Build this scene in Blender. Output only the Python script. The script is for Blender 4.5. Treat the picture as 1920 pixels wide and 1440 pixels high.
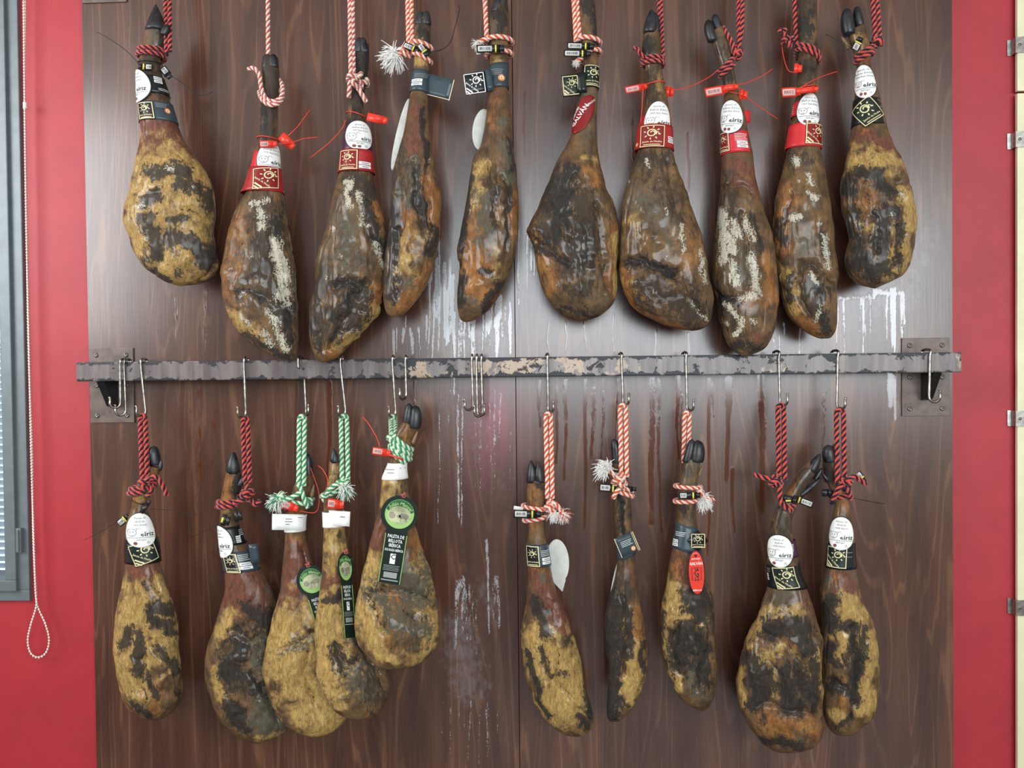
import bpy, math, random
import numpy as np
from mathutils import Matrix, Vector
for o in list(bpy.data.objects): bpy.data.objects.remove(o)
SC = bpy.context.scene
COL = SC.collection
rnd = random.Random(7)

# ------------------------------------------------------------------ camera
F, DIST, EYE = 1500.0, 2.2, 1.5
PITCH, YAW, ROLL = math.radians(0.95), math.radians(-2.60), math.radians(-0.62)
def cam_axes():
    f0 = np.array([math.sin(YAW)*math.cos(PITCH), math.cos(YAW)*math.cos(PITCH), -math.sin(PITCH)])
    rt = np.cross(f0, [0, 0, 1.0]); rt /= np.linalg.norm(rt); up = np.cross(rt, f0)
    c, s = math.cos(ROLL), math.sin(ROLL)
    return np.stack([c*rt+s*up, -s*rt+c*up, -f0], 1)
CM = cam_axes(); CLOC = np.array([0.0, -DIST, EYE])
cd = bpy.data.cameras.new('camera'); cam = bpy.data.objects.new('camera', cd); COL.objects.link(cam)
cd.sensor_width = 36.0; cd.lens = F/1920*36.0; cd.clip_start = 0.05
M4 = Matrix.Identity(4)
for i in range(3):
    for j in range(3): M4[i][j] = CM[i, j]
    M4[i][3] = CLOC[i]
cam.matrix_world = M4
SC.camera = cam
def at(px, py, Y):
    """world point seen at photo pixel (px,py) on the plane y = Y (arrays allowed)"""
    px, py, Y = np.broadcast_arrays(np.asarray(px, float), np.asarray(py, float), np.asarray(Y, float))
    d = np.stack([(px-960)/F, -(py-720)/F, -np.ones_like(px)], -1) @ CM.T
    t = (Y-CLOC[1])/d[..., 1]
    return CLOC + d*t[..., None]
def pix(W):
    d = (np.asarray(W, float)-CLOC) @ CM
    return 960+F*d[..., 0]/-d[..., 2], 720-F*d[..., 1]/-d[..., 2]
def ppm(Y): return F/(DIST+Y)

# ------------------------------------------------------------------ light
SC.view_settings.view_transform = 'Standard'; SC.view_settings.look = 'None'
SC.view_settings.gamma = 1.0; SC.view_settings.exposure = 0.38; SC.view_settings.use_curve_mapping = False
wd = bpy.data.worlds.new('world'); SC.world = wd; wd.use_nodes = True
bg = wd.node_tree.nodes['Background']; bg.inputs[0].default_value = (0.80, 0.90, 1.0, 1); bg.inputs[1].default_value = 1.6
def area(name, loc, aim, sx, sy, power, col):
    l = bpy.data.lights.new(name, 'AREA'); l.shape = 'RECTANGLE'; l.size = sx; l.size_y = sy; l.energy = power; l.color = col
    o = bpy.data.objects.new(name, l); COL.objects.link(o); o.location = loc
    o.rotation_euler = (Vector(aim)-Vector(loc)).to_track_quat('-Z', 'Y').to_euler(); return o
area('shop_window_daylight', (1.25, -4.9, 2.12), (1.25, 0, 2.0), 4.4, 1.6, 165, (0.86, 0.94, 1.0))
area('side_window_daylight', (-2.75, -1.75, 2.3), (0.3, 0, 1.3), 1.5, 1.3, 46, (0.97, 0.98, 1.0))

# ------------------------------------------------------------------ node helpers
class NT:
    def __init__(s, name):
        s.m = bpy.data.materials.new(name); s.m.use_nodes = True
        s.t = s.m.node_tree; s.b = s.t.nodes['Principled BSDF']
    def n(s, typ, **kw):
        nd = s.t.nodes.new(typ)
        for k, v in kw.items():
            if k.startswith('i_'):
                key = k[2:]; key = int(key) if key.isdigit() else key.replace('_', ' ')
                s.put(nd.inputs[key], v)
            else: setattr(nd, k, v)
        return nd
    def put(s, sock, v):
        if isinstance(v, bpy.types.NodeSocket): s.t.links.new(v, sock)
        else:
            if hasattr(v, '__len__') and len(v) == 3 and sock.type == 'RGBA': v = (*v, 1)
            sock.default_value = v
    def math(s, op, a, b=0.0, c=0.0):
        nd = s.n('ShaderNodeMath', operation=op); s.put(nd.inputs[0], a); s.put(nd.inputs[1], b); s.put(nd.inputs[2], c); return nd.outputs[0]
    def mix(s, f, a, b, blend='MIX'):
        nd = s.n('ShaderNodeMix', data_type='RGBA', blend_type=blend); s.put(nd.inputs[0], f); s.put(nd.inputs[6], a); s.put(nd.inputs[7], b); return nd.outputs[2]
    def step(s, v, a, b, lo=0.0, hi=1.0):
        nd = s.n('ShaderNodeMapRange', interpolation_type='SMOOTHSTEP'); s.put(nd.inputs[0], v)
        for i, q in zip((1, 2, 3, 4), (a, b, lo, hi)): s.put(nd.inputs[i], q)
        return nd.outputs[0]
    def coord(s, scale=(1, 1, 1), loc=(0, 0, 0), kind='Object'):
        tc = s.n('ShaderNodeTexCoord'); mp = s.n('ShaderNodeMapping'); s.put(mp.inputs[0], tc.outputs[kind])
        mp.inputs['Scale'].default_value = scale; mp.inputs['Location'].default_value = loc; return mp.outputs[0]
    def noise(s, vec, scale, detail=6, rough=0.6, dist=0.0):
        nd = s.n('ShaderNodeTexNoise'); s.put(nd.inputs['Vector'], vec); nd.inputs['Scale'].default_value = scale
        nd.inputs['Detail'].default_value = detail; nd.inputs['Roughness'].default_value = rough; nd.inputs['Distortion'].default_value = dist
        return nd.outputs[0]
    def bump(s, h, strength, dist=0.002):
        nd = s.n('ShaderNodeBump'); nd.inputs['Strength'].default_value = strength; nd.inputs['Distance'].default_value = dist
        s.put(nd.inputs['Height'], h); s.put(s.b.inputs['Normal'], nd.outputs[0])
    def set(s, **kw):
        for k, v in kw.items(): s.put(s.b.inputs[k.replace('_', ' ')], v)
        return s.m
def simple(name, col, rough=0.5, metal=0.0, var=0.12, scale=60, bump=0.0, spec=0.5, **kw):
    t = NT(name); n = t.noise(t.coord(), scale)
    dark = tuple(c*(1-var*1.6) for c in col); lite = tuple(min(1, c*(1+var)) for c in col)
    t.set(Base_Color=t.mix(t.step(n, .3, .7), dark, lite), Roughness=rough, Metallic=metal, Specular_IOR_Level=spec, **kw)
    if bump: t.bump(n, bump, 0.001)
    return t.m

# ------------------------------------------------------------------ mesh helpers
def mesh(name, V, Fc, mats, mi=None, smooth=True, off=None):
    V = np.asarray(V, float)
    if off is not None: V = V-np.asarray(off)
    me = bpy.data.meshes.new(name); me.from_pydata(V.tolist(), [], [list(map(int, f)) for f in Fc] if not isinstance(Fc, list) else Fc)
    for m in (mats if isinstance(mats, (list, tuple)) else [mats]): me.materials.append(m)
    if mi is not None: me.polygons.foreach_set('material_index', np.asarray(mi, np.int32))
    if smooth: me.polygons.foreach_set('use_smooth', np.ones(len(me.polygons), bool))
    me.update(); return me
ORG = {}
def part(name, V, Fc, mats, parent, mi=None, smooth=True, label=None):
    off = ORG[parent.name]
    o = bpy.data.objects.new(name, mesh(name, V, Fc, mats, mi, smooth, off)); COL.objects.link(o); o.parent = parent; ORG[o.name] = off
    if label: o['label'] = label
    return o
def thing(name, loc, label, cat, group=None):
    o = bpy.data.objects.new(name, None); COL.objects.link(o); o.location = tuple(loc); o.empty_display_size = 0.05
    ORG[o.name] = np.asarray(loc, float); o['label'] = label; o['category'] = cat
    if group: o['group'] = group
    return o
def solo(name, V, Fc, mats, loc, label=None, cat=None, group=None, kind=None, mi=None, smooth=True):
    o = bpy.data.objects.new(name, mesh(name, V, Fc, mats, mi, smooth, loc)); COL.objects.link(o); o.location = tuple(loc); ORG[o.name] = np.asarray(loc, float)
    if label: o['label'] = label
    if cat: o['category'] = cat
    if group: o['group'] = group
    if kind: o['kind'] = kind
    return o
def box(x0, x1, y0, y1, z0, z1, bev=0.0):
    """bevelled box -> V,F"""
    if bev <= 0:
        V = [(x, y, z) for z in (z0, z1) for y in (y0, y1) for x in (x0, x1)]
        return np.array(V), [[0, 2, 3, 1], [4, 5, 7, 6], [0, 1, 5, 4], [2, 6, 7, 3], [0, 4, 6, 2], [1, 3, 7, 5]]
    import bmesh
    bm = bmesh.new(); bmesh.ops.create_cube(bm, size=1)
    for v in bm.verts: v.co = ((x0+x1)/2+v.co.x*(x1-x0), (y0+y1)/2+v.co.y*(y1-y0), (z0+z1)/2+v.co.z*(z1-z0))
    bmesh.ops.bevel(bm, geom=bm.edges[:], offset=bev, segments=2, profile=0.7, affect='EDGES')
    bm.verts.index_update(); V = np.array([v.co[:] for v in bm.verts]); Fc = [[v.index for v in f.verts] for f in bm.faces]; bm.free()
    return V, Fc
def join(*geo):
    Vs, Fs, n = [], [], 0
    for V, Fc in geo:
        Vs.append(np.asarray(V, float)); Fs += [[i+n for i in f] for f in Fc]; n += len(V)
    return np.concatenate(Vs), Fs
def spline(P, n):
    """Catmull-Rom through points, n samples evenly by arc length"""
    P = np.asarray(P, float); 
    if len(P) == 2: P = np.array([P[0], (P[0]+P[1])/2, P[1]])
    E = np.concatenate([[2*P[0]-P[1]], P, [2*P[-1]-P[-2]]]); out = []
    for i in range(1, len(E)-2):
        p0, p1, p2, p3 = E[i-1], E[i], E[i+1], E[i+2]; t = np.linspace(0, 1, 24, endpoint=False)[:, None]
        out.append(.5*(2*p1+(p2-p0)*t+(2*p0-5*p1+4*p2-p3)*t**2+(3*p1-p0-3*p2+p3)*t**3))
    out.append(P[-1:]); C = np.concatenate(out)
    s = np.concatenate([[0], np.cumsum(np.linalg.norm(np.diff(C, axis=0), axis=1))])
    q = np.linspace(0, s[-1], n)
    return np.stack([np.interp(q, s, C[:, k]) for k in range(C.shape[1])], 1)
def frames(C):
    T = np.gradient(C, axis=0); T /= np.linalg.norm(T, axis=1)[:, None]+1e-12
    N = np.zeros_like(T); a = np.array([0, 1, 0.]) if abs(T[0][1]) < .9 else np.array([1., 0, 0])
    v = a-T[0]*a.dot(T[0]); N[0] = v/np.linalg.norm(v)
    for i in range(1, len(C)):
        v = N[i-1]-T[i]*N[i-1].dot(T[i]); N[i] = v/(np.linalg.norm(v)+1e-12)
    return T, N, np.cross(T, N)
def gridfaces(n, k, closed=True, cap=True):
    """faces of n rings of k verts"""
    i = np.arange(n-1)[:, None]; j = np.arange(k if closed else k-1)[None]; j2 = (j+1) % k
    Q = np.stack(np.broadcast_arrays(i*k+j, i*k+j2, (i+1)*k+j2, (i+1)*k+j), -1).reshape(-1, 4).tolist()
    if cap and closed: Q += [list(range(k))[::-1], list(range((n-1)*k, n*k))]
    return Q
def tube(P, r, k=8, n=None, taper=None):
    P = np.asarray(P, float)
    if n is None: n = max(6, int(np.linalg.norm(np.diff(P, axis=0), axis=1).sum()/0.006))
    C = spline(P, n); T, N, B = frames(C); a = np.linspace(0, 2*np.pi, k, endpoint=False)
    R = np.full(n, r) if taper is None else r*np.interp(np.linspace(0, 1, n), [0, 1], taper)
    V = C[:, None]+R[:, None, None]*(np.cos(a)[None, :, None]*N[:, None]+np.sin(a)[None, :, None]*B[:, None])
    return V.reshape(-1, 3), gridfaces(n, k)

# numpy gradient noise ------------------------------------------------
def _h(i, j, k, s):
    n = (i*374761393+j*668265263+k*1274126177+s*974711) & 0xffffffff
    n = ((n ^ (n >> 13))*1103515245) & 0xffffffff; n = n ^ (n >> 16)
    return (n & 0xffff)/32767.5-1
def vnoise(P, s=0):
    P = np.asarray(P, float); I = np.floor(P).astype(np.int64); f = P-I; u = f*f*f*(f*(f*6-15)+10); r = 0
    for a in (0, 1):
        for b in (0, 1):
            for c in (0, 1):
                w = (u[:, 0] if a else 1-u[:, 0])*(u[:, 1] if b else 1-u[:, 1])*(u[:, 2] if c else 1-u[:, 2])
                r = r+w*_h(I[:, 0]+a, I[:, 1]+b, I[:, 2]+c, s)
    return r
def fbm(P, s=0, o=4, g=.5):
    r, a, t = 0, 1, 0
    for q in range(o): r = r+a*vnoise(P*2**q, s+q*17); t += a; a *= g
    return r/t
def sm(x, a, b):
    t = np.clip((x-a)/(b-a), 0, 1); return t*t*(3-2*t)
def polydist(x, y, pts):
    pts = np.asarray(pts, float).reshape(-1, 2); d = np.full(x.shape, 1e9)
    if len(pts) == 1: return np.hypot(x-pts[0, 0], y-pts[0, 1])
    for (ax, ay), (bx, by) in zip(pts[:-1], pts[1:]):
        L = (bx-ax)**2+(by-ay)**2+1e-9; t = np.clip(((x-ax)*(bx-ax)+(y-ay)*(by-ay))/L, 0, 1)
        d = np.minimum(d, np.hypot(x-ax-t*(bx-ax), y-ay-t*(by-ay)))
    return d
def attr(me, name, A):
    a = me.color_attributes.new(name, 'FLOAT_COLOR', 'POINT'); a.data.foreach_set('color', np.ascontiguousarray(A, np.float32).ravel())
# ------------------------------------------------------------------ materials
def wood_mat():
    t = NT('stained_wood_panel')
    big = t.noise(t.coord((6.5, 1, .55)), 1.0, 2.5, .45, .5)
    rings = t.math('SINE', t.math('MULTIPLY', big, 95.0)); rings = t.math('MULTIPLY_ADD', rings, .5, .5)
    fine = t.noise(t.coord((1, 1, .018)), 260, 5, .6)
    mid = t.noise(t.coord((1, 1, .10)), 16, 5, .6)
    col = t.mix(t.step(mid, .3, .72), (.050, .0175, .0108), (.118, .047, .027))
    col = t.mix(t.math('MULTIPLY', t.step(rings, .80, 1.0), t.step(mid, .36, .62, .10, .55)), col, (.22, .100, .050))
    col = t.mix(t.step(fine, .35, .7, .0, .45), col, (.040, .018, .014))
    at_ = t.n('ShaderNodeAttribute', attribute_name='stain'); sep = t.n('ShaderNodeSeparateColor'); t.put(sep.inputs[0], at_.outputs['Color'])
    w, d, p, a = sep.outputs[0], sep.outputs[1], sep.outputs[2], at_.outputs['Alpha']
    br = t.noise(t.coord((1, 1, .25)), 120, 4, .7); br2 = t.noise(t.coord((1, 1, .6)), 55, 5, .7)
    ad = lambda m, n, k: t.math('ADD', m, t.math('MULTIPLY', t.math('SUBTRACT', n, .5), k))
    fd = t.step(ad(ad(d, br, 1.3), br2, .9), .36, .70)
    br3 = t.noise(t.coord((1, 1, .5)), 300, 4, .7); fw = t.step(ad(ad(w, br, 1.5), br3, 1.3), .42, .66)
    fa = t.step(ad(a, br2, 1.3), .35, .75)
    col = t.mix(t.math('MULTIPLY', p, .8), col, (.26, .045, .075))
    col = t.mix(t.math('MULTIPLY', fd, .85), col, (.085, .021, .009))
    col = t.mix(t.math('MULTIPLY', fa, .23), col, (.30, .29, .31))
    col = t.mix(t.math('MULTIPLY', fw, .50), col, (.66, .68, .72))  # grease drips: window reflection in their gloss is painted as a pale tint
    r = t.math('ADD', .19, t.math('MULTIPLY', fine, .12))
    r = t.math('SUBTRACT', r, t.math('MULTIPLY', fw, .10)); r = t.math('SUBTRACT', r, t.math('MULTIPLY', fd, .12))
    t.set(Base_Color=col, Roughness=r, Specular_IOR_Level=.85)
    t.bump(t.math('ADD', t.math('MULTIPLY', fine, .5), t.math('MULTIPLY', t.math('ADD', fw, fd), .8)), .18, .0012)
    return t.m
M_WOOD = wood_mat()
M_RED = simple('red_wall_paint', (.385, .023, .034), .50, var=.05, scale=9, bump=.04)
M_PLASTER = simple('cream_plaster', (.62, .58, .50), .8, var=.05, scale=12)
M_FLOOR = simple('grey_floor_tile', (.12, .11, .10), .4, var=.1, scale=6)
M_CEIL = simple('white_ceiling', (.75, .74, .71), .9, var=.03, scale=5)
M_ALU = simple('grey_aluminium', (.15, .18, .19), .42, .25, .06, 30)  # grey raised so the colour takes in glare from the window
M_SLAT = simple('white_blind_slat', (.66, .74, .80), .5, var=.04, scale=20)
M_CREAM = simple('cream_board', (.72, .69, .47), .4, var=.04, scale=10)
M_STEEL = simple('worn_steel', (.42, .41, .38), .32, 1.0, .22, 70)
M_HOOK = simple('hook_steel', (.34, .32, .29), .30, 1.0, .3, 90)
M_CHAIN = simple('cream_chain_bead', (.80, .76, .66), .35, var=.04)
M_PLATE = simple('painted_plate', (.135, .098, .082), .40, .1, .22, 35, .1)
M_SCREW = simple('screw_steel', (.20, .18, .16), .35, .9, .2, 200)
M_BLACKM = simple('black_bracket', (.012, .012, .013), .4, .2, .2, 40)
def rail_mat():
    t = NT('chipped_rail_paint'); co = t.coord()
    base = t.mix(t.step(t.noise(t.coord((6, 6, .6)), 7, 4), .35, .7), (.105, .085, .085), (.19, .165, .155))
    n1 = t.noise(t.coord((1, 1, 1)), 9, 7, .68, .4); n2 = t.noise(t.coord((1, 1, 1), (3.1, 0, 1.7)), 26, 6, .7, .5)
    sx = t.n('ShaderNodeSeparateXYZ'); t.put(sx.inputs[0], co)
    edge = t.step(t.math('ABSOLUTE', sx.outputs[2]), .012, .026, 0, .16)
    midx = t.math('MULTIPLY', t.step(sx.outputs[0], -.42, -.2), t.step(sx.outputs[0], .5, .0))
    tan = t.step(t.math('ADD', n1, t.math('MULTIPLY', midx, .17)), .63, .66)
    base = t.mix(tan, base, t.mix(n2, (.22, .14, .085), (.46, .37, .28)))
    blk = t.step(t.math('ADD', t.math('ADD', n2, edge), t.math('MULTIPLY', midx, .06)), .60, .64)
    col = t.mix(blk, base, (.014, .017, .022))
    t.set(Base_Color=col, Roughness=t.mix(blk, (.33,)*3, (.5,)*3), Metallic=.1)
    t.bump(t.math('SUBTRACT', t.math('MULTIPLY', n2, .3), blk), .5, .0015)
    return t.m
M_RAIL = rail_mat()
t = NT('window_glass'); t.set(Base_Color=(.85, .93, .97), Roughness=.02, Transmission_Weight=1.0, IOR=1.45); M_GLASS = t.m

# ------------------------------------------------------------------ room shell
WY = 0.03
XL0 = at(155, 0, 0)[0]; XP0 = (at(155, 0, 0)[0]+at(180, 1440, 0)[0])/2; XP1 = (at(1787, 0, 0)[0]+at(1785, 1440, 0)[0])/2
XS = at(967, 720, 0)[0]; XWF = at(49, 560, WY)[0]; ZWB = at(48, 1125, WY)[2]
ZC = 3.05
def struct(name, geo, mat, kind='structure'): return solo(name, geo[0], geo[1], mat, geo[0].mean(0), kind=kind, smooth=False)
struct('floor', box(-3.2, 3.4, -5.3, .25, -.08, 0), M_FLOOR)
struct('ceiling', box(-3.2, 3.4, -5.3, .25, ZC, ZC+.1), M_CEIL)
struct('wall_front', join(box(XWF, 3.4, WY, .25, 0, ZC), box(XWF-1.0, XWF, WY, .25, 0, ZWB), box(XWF-1.0, XWF, WY, .25, 2.78, ZC), box(-3.2, XWF-1.0, WY, .25, 0, ZC)), M_RED)
struct('wall_left', box(-3.3, -3.2, -5.3, .25, 0, ZC), M_PLASTER)
struct('wall_right', box(3.4, 3.5, -5.3, .25, 0, ZC), M_PLASTER)
struct('wall_back', box(-3.3, 3.5, -5.4, -5.3, 0, ZC), M_PLASTER)

# window in the red wall (left edge of the picture)
wn = thing('window_1', ((XWF-.5), WY, ZWB), 'grey aluminium window with a lowered slatted blind outside, at left edge', 'window'); wn['kind'] = 'structure'
for k in ('label', 'category'): del wn[k]
fo, sa = XWF-at(29, 560, WY)[0], at(29, 560, WY)[0]-at(9, 560, WY)[0]
fo = -fo if fo < 0 else fo
zt = 2.78
def frame4(x0, x1, z0, z1, w, y0, y1, bev=.003):
    return join(box(x0, x1, y0, y1, z0, z0+w, bev), box(x0, x1, y0, y1, z1-w, z1, bev), box(x0, x0+w, y0, y1, z0+w, z1-w, bev), box(x1-w, x1, y0, y1, z0+w, z1-w, bev))
part('frame', *frame4(XWF-1.0, XWF-.0005, ZWB+.0005, zt, abs(fo), WY-.012, .12), M_ALU, wn, smooth=False)
sash = part('sash', *frame4(XWF-1.0+abs(fo), XWF-abs(fo), ZWB+abs(fo), zt-abs(fo), abs(sa), WY-.024, .10), M_ALU, wn, smooth=False)
part('pane', *box(XWF-.95+abs(sa), XWF-abs(fo)-abs(sa)+.005, .055, .061, ZWB+abs(fo)+abs(sa)-.005, zt-.07), M_GLASS, sash, smooth=False)
hz = at(45, 1010, WY)
part('hinge', *join(box(hz[0]-.008, hz[0]+.008, WY-.026, WY-.012, hz[2]-.035, hz[2]+.035, .003), box(hz[0]-.004, hz[0]+.004, WY-.031, WY-.026, hz[2]-.03, hz[2]+.03, .001)), M_ALU, wn, smooth=False)
sv, sf = box(-.47, .47, -.0012, .0012, -.0095, .0095)
c, s = math.cos(.5), math.sin(.5)
sv = np.stack([sv[:, 0], c*sv[:, 1]-s*sv[:, 2], s*sv[:, 1]+c*sv[:, 2]], 1)
sme = mesh('blind_slat', sv, sf, M_SLAT, smooth=False)
z = ZWB+.05
while z < zt-.03:
    o = bpy.data.objects.new('blind_slat', sme); COL.objects.link(o); o.parent = wn; o.location = (0, .15-WY, z-ZWB); z += .021

# ------------------------------------------------------------------ wooden cladding: two boards with their stains
rs = np.random.RandomState(3)
STW, STD, SCUFF = [], [], []
def drips(lst, x0, x1, n, ya, yb, la, lb, wa, wb, st=1.0):
    for _ in range(n):
        x = rs.uniform(x0, x1); y = rs.uniform(ya, yb); L = rs.uniform(la, lb); w = rs.uniform(wa, wb); j = rs.uniform(-4, 4)
        lst.append((w, st*rs.uniform(.6, 1), [(x, y), (x+j*.5, y+L*.5), (x+j, y+L)]))
drips(STW, 800, 868, 26, 440, 590, 60, 170, 1.5, 4.2); drips(STW, 868, 958, 24, 545, 610, 45, 110, 1.5, 4.2)
drips(STW, 735, 800, 8, 590, 630, 30, 60, 1.6, 3.2); drips(STW, 965, 1010, 6, 400, 480, 60, 160, 1.6, 3.5)
drips(STW, 1560, 1640, 7, 545, 570, 40, 110, 1.6, 3.5); drips(STW, 1662, 1698, 6, 530, 560, 60, 130, 2, 4.5)
drips(STW, 1440, 1560, 7, 600, 640, 20, 50, 1.4, 2.6); drips(STW, 820, 960, 12, 715, 760, 60, 260, 1.5, 3.2, .6)
drips(STW, 830, 945, 12, 1290, 1320, 60, 140, 1.4, 2.6, .55); drips(STW, 840, 940, 8, 1080, 1120, 60, 120, 2.5, 6, .6)
STW += [(6, 1, [(1668, 700), (1669, 765)]), (4, .9, [(1676, 702), (1678, 790)]), (4, .8, [(1690, 555), (1692, 630)]), (5, .9, [(1672, 545), (1674, 650)]), (9, .8, [(1640, 548), (1690, 552)]),
        (7, .7, [(1575, 560), (1640, 556)]), (3, .7, [(911, 1010), (914, 1080), (917, 1190)]), (5, .55, [(930, 1080), (938, 1180)]), (8, .6, [(858, 1090), (858, 1120)])]
SCUFF += [(70, .9, [(820, 480), (850, 640)]), (60, .75, [(900, 600), (930, 650)]), (70, .7, [(1630, 560), (1690, 560)]), (80, .65, [(860, 1180), (880, 1290)]), (45, .5, [(900, 1100), (930, 1160)]),
          (40, .5, [(980, 470), (1000, 560)]), (60, .5, [(1740, 440), (1720, 520)]), (90, .4, [(860, 760), (930, 900)]), (120, .3, [(1400, 600), (1700, 640)])]
for x, y0, y1, w, st in ((1012, 715, 800, 4, .9), (1045, 730, 870, 4, .8), (1062, 715, 900, 5, .8), (1098, 712, 990, 4, 1), (1112, 730, 860, 6, .7), (1130, 715, 860, 4, .7), (1158, 712, 820, 3, .8), (1222, 712, 980, 9, .75),
                         (1236, 712, 1000, 5, .7), (1270, 705, 860, 5, 1), (1278, 740, 980, 3, .8), (1330, 712, 1040, 4, 1), (1338, 715, 780, 3, .8), (1366, 708, 900, 7, .9), (1375, 880, 1000, 4, .9), (1428, 700, 960, 8, .8),
                         (1545, 735, 900, 7, .55), (617, 715, 900, 5, .9), (557, 720, 860, 3, .7), (595, 716, 900, 3, .5), (374, 716, 980, 9, .5), (400, 716, 1150, 6, .5), (352, 720, 900, 6, .4), (778, 716, 860, 4, .6),
                         (1288, 250, 360, 4, .9), (1184, 210, 300, 3, .8), (985, 170, 300, 3, .6), (330, 560, 640, 5, .5), (385, 545, 660, 6, .5), (620, 180, 300, 4, .3), (1030, 602, 665, 2, .9), (1060, 602, 660, 2, .9), (1150, 590, 660, 2, .8),
                         (1230, 618, 665, 3, .8), (1290, 622, 670, 3, .8), (645, 560, 600, 4, .4), (1095, 602, 660, 2, .9), (1100, 1060, 1200, 3, .5), (1380, 1010, 1180, 4, .4), (540, 900, 960, 4, .4)):
    STD.append((w, st, [(x, y0), (x+rs.uniform(-3, 3), (y0+y1)/2), (x+rs.uniform(-4, 4), y1)]))
clad = thing('wood_cladding', (XS, 0, .1), 'dark stained wooden cladding behind the hams, glossy and streaked with drips', 'wall cladding')
def board(x0, x1):
    nx, nz = int((x1-x0)/.0033), 250; zs = np.linspace(.1, 2.9, nz); xs = np.linspace(x0, x1, nx)
    X, Z = np.meshgrid(xs, zs); V = np.stack([X, np.zeros_like(X), Z], -1).reshape(-1, 3)
    px, py = pix(V); A = np.zeros((len(V), 4)); q = V*np.array([30, 1, 9.]); wob = vnoise(q, 5)*2.2
    for lst, ch in ((STW, 0), (STD, 1), (SCUFF, 3)):
        for w, st, pts in lst:
            P = np.array(pts); b = (px > P[:, 0].min()-2*w-6) & (px < P[:, 0].max()+2*w+6) & (py > P[:, 1].min()-2*w-6) & (py < P[:, 1].max()+2*w+6)
            if not b.any(): continue
            d = polydist(px[b]+(wob[b] if ch < 2 else 0), py[b], P); tail = 1-.35*sm(py[b], P[:, 1].min(), P[:, 1].max()+1) if ch < 2 else 1
            m = st*sm(-d/(w*tail), -1.5, -.35) if ch < 2 else st*sm(-d/w, -1.1, 0)
            A[b, ch] = np.maximum(A[b, ch], m)
    A[:, 2] = np.clip(np.exp(-(((px-925)/55)**2+((py-800)/95)**2))*(.5+.5*fbm(V*np.array([50, 1, 5.]), 9))*1.1, 0, 1)
    n = len(V); V2 = np.concatenate([V, [(x0, WY, .1), (x1, WY, .1), (x0, WY, 2.9), (x1, WY, 2.9)]])
    Fc = [f[::-1] for f in gridfaces(nz, nx, closed=False)]; Fc = [f[::-1] for f in Fc]
    bl = list(range(nx)); tl = list(range((nz-1)*nx, nz*nx)); lf = [i*nx for i in range(nz)]; rt = [i*nx+nx-1 for i in range(nz)]
    Fc += [[n, n+1]+bl[::-1], tl+[n+3, n+2], [n+2, n]+lf, [n+1, n+3]+rt[::-1], [n+1, n, n+2, n+3]]
    o = part('panel_board', V2, Fc, M_WOOD, clad, smooth=False)
    attr(o.data, 'stain', np.concatenate([A, np.zeros((4, 4))])); return o
board(XP0, XS-.0012); board(XS+.0012, XP1)

# ------------------------------------------------------------------ rails
RF, RB = -.085, -.052
rz = (at(143, 698, RF)[2]+at(1803, 678.5, RF)[2])/2; rx0, rx1 = at(143, 698, RF)[0], at(1803, 678, RF)[0]; RH = .0260
pz0, pz1 = at(252, 792, 0)[2], at(252, 652, 0)[2]
def rail(name, dz, label):
    r = thing(name, ((rx0+rx1)/2, 0, rz+dz), label, 'rail')
    part('bar', *box(rx0, rx1, RF, RB, rz-RH+dz, rz+RH+dz, .003), M_RAIL, r, smooth=False)
    for x0, x1, sg in ((XP0+.004, at(252, 720, 0)[0], -1), (at(1690, 700, 0)[0], at(1779, 700, 0)[0], 1)):
        p = part('mounting_plate', *box(x0, x1, -.005, -.0004, pz0+dz, pz1+dz, .001), M_PLATE, r, smooth=False)
        for sx in (x0+.02, x1-.02):
            for sz in (pz0+.02, (pz0+pz1)/2, pz1-.02):
                a = np.linspace(0, 2*np.pi, 14, endpoint=False); rings = []
                for rr, yy in ((.0065, -.0045), (.0065, -.0065), (.0045, -.0078), (.0028, -.0078), (.0022, -.0066)): rings.append(np.stack([sx+rr*np.cos(a), np.full(14, yy), sz+dz+rr*np.sin(a)], 1))
                part('screw', np.concatenate(rings), gridfaces(5, 14), M_SCREW, p)
        cx = at(206, 720, -.03)[0] if sg < 0 else at(1742, 700, -.03)[0]
        g = [(0, -.005, rz-RH), (0, RF+.006, rz-RH), (0, -.030, rz-RH-.070), (0, -.005, rz-RH-.075)]
        V = np.array([(cx+e*.010, y, z_+dz+.0005) for e in (-1, 1) for _, y, z_ in g])
        part('gusset', V, [[0, 1, 2, 3], [7, 6, 5, 4], [0, 4, 5, 1], [1, 5, 6, 2], [2, 6, 7, 3], [3, 7, 4, 0]], M_BLACKM, r, smooth=False)
        part('bar_stub', *box(cx-.014, cx+.014, RB+.0003, -.0052, rz-.02+dz, rz+.02+dz, .002), M_BLACKM, r, smooth=False)
    return r
rail('hanging_rail', 0, 'long flat steel rail with chipped paint crossing the middle of the wood cladding')
UPDZ = at(250, 4, 0)[2]-pz0
rail('hanging_rail', UPDZ, 'upper rail above the picture, only its mounting plate edge showing at top left')

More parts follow.
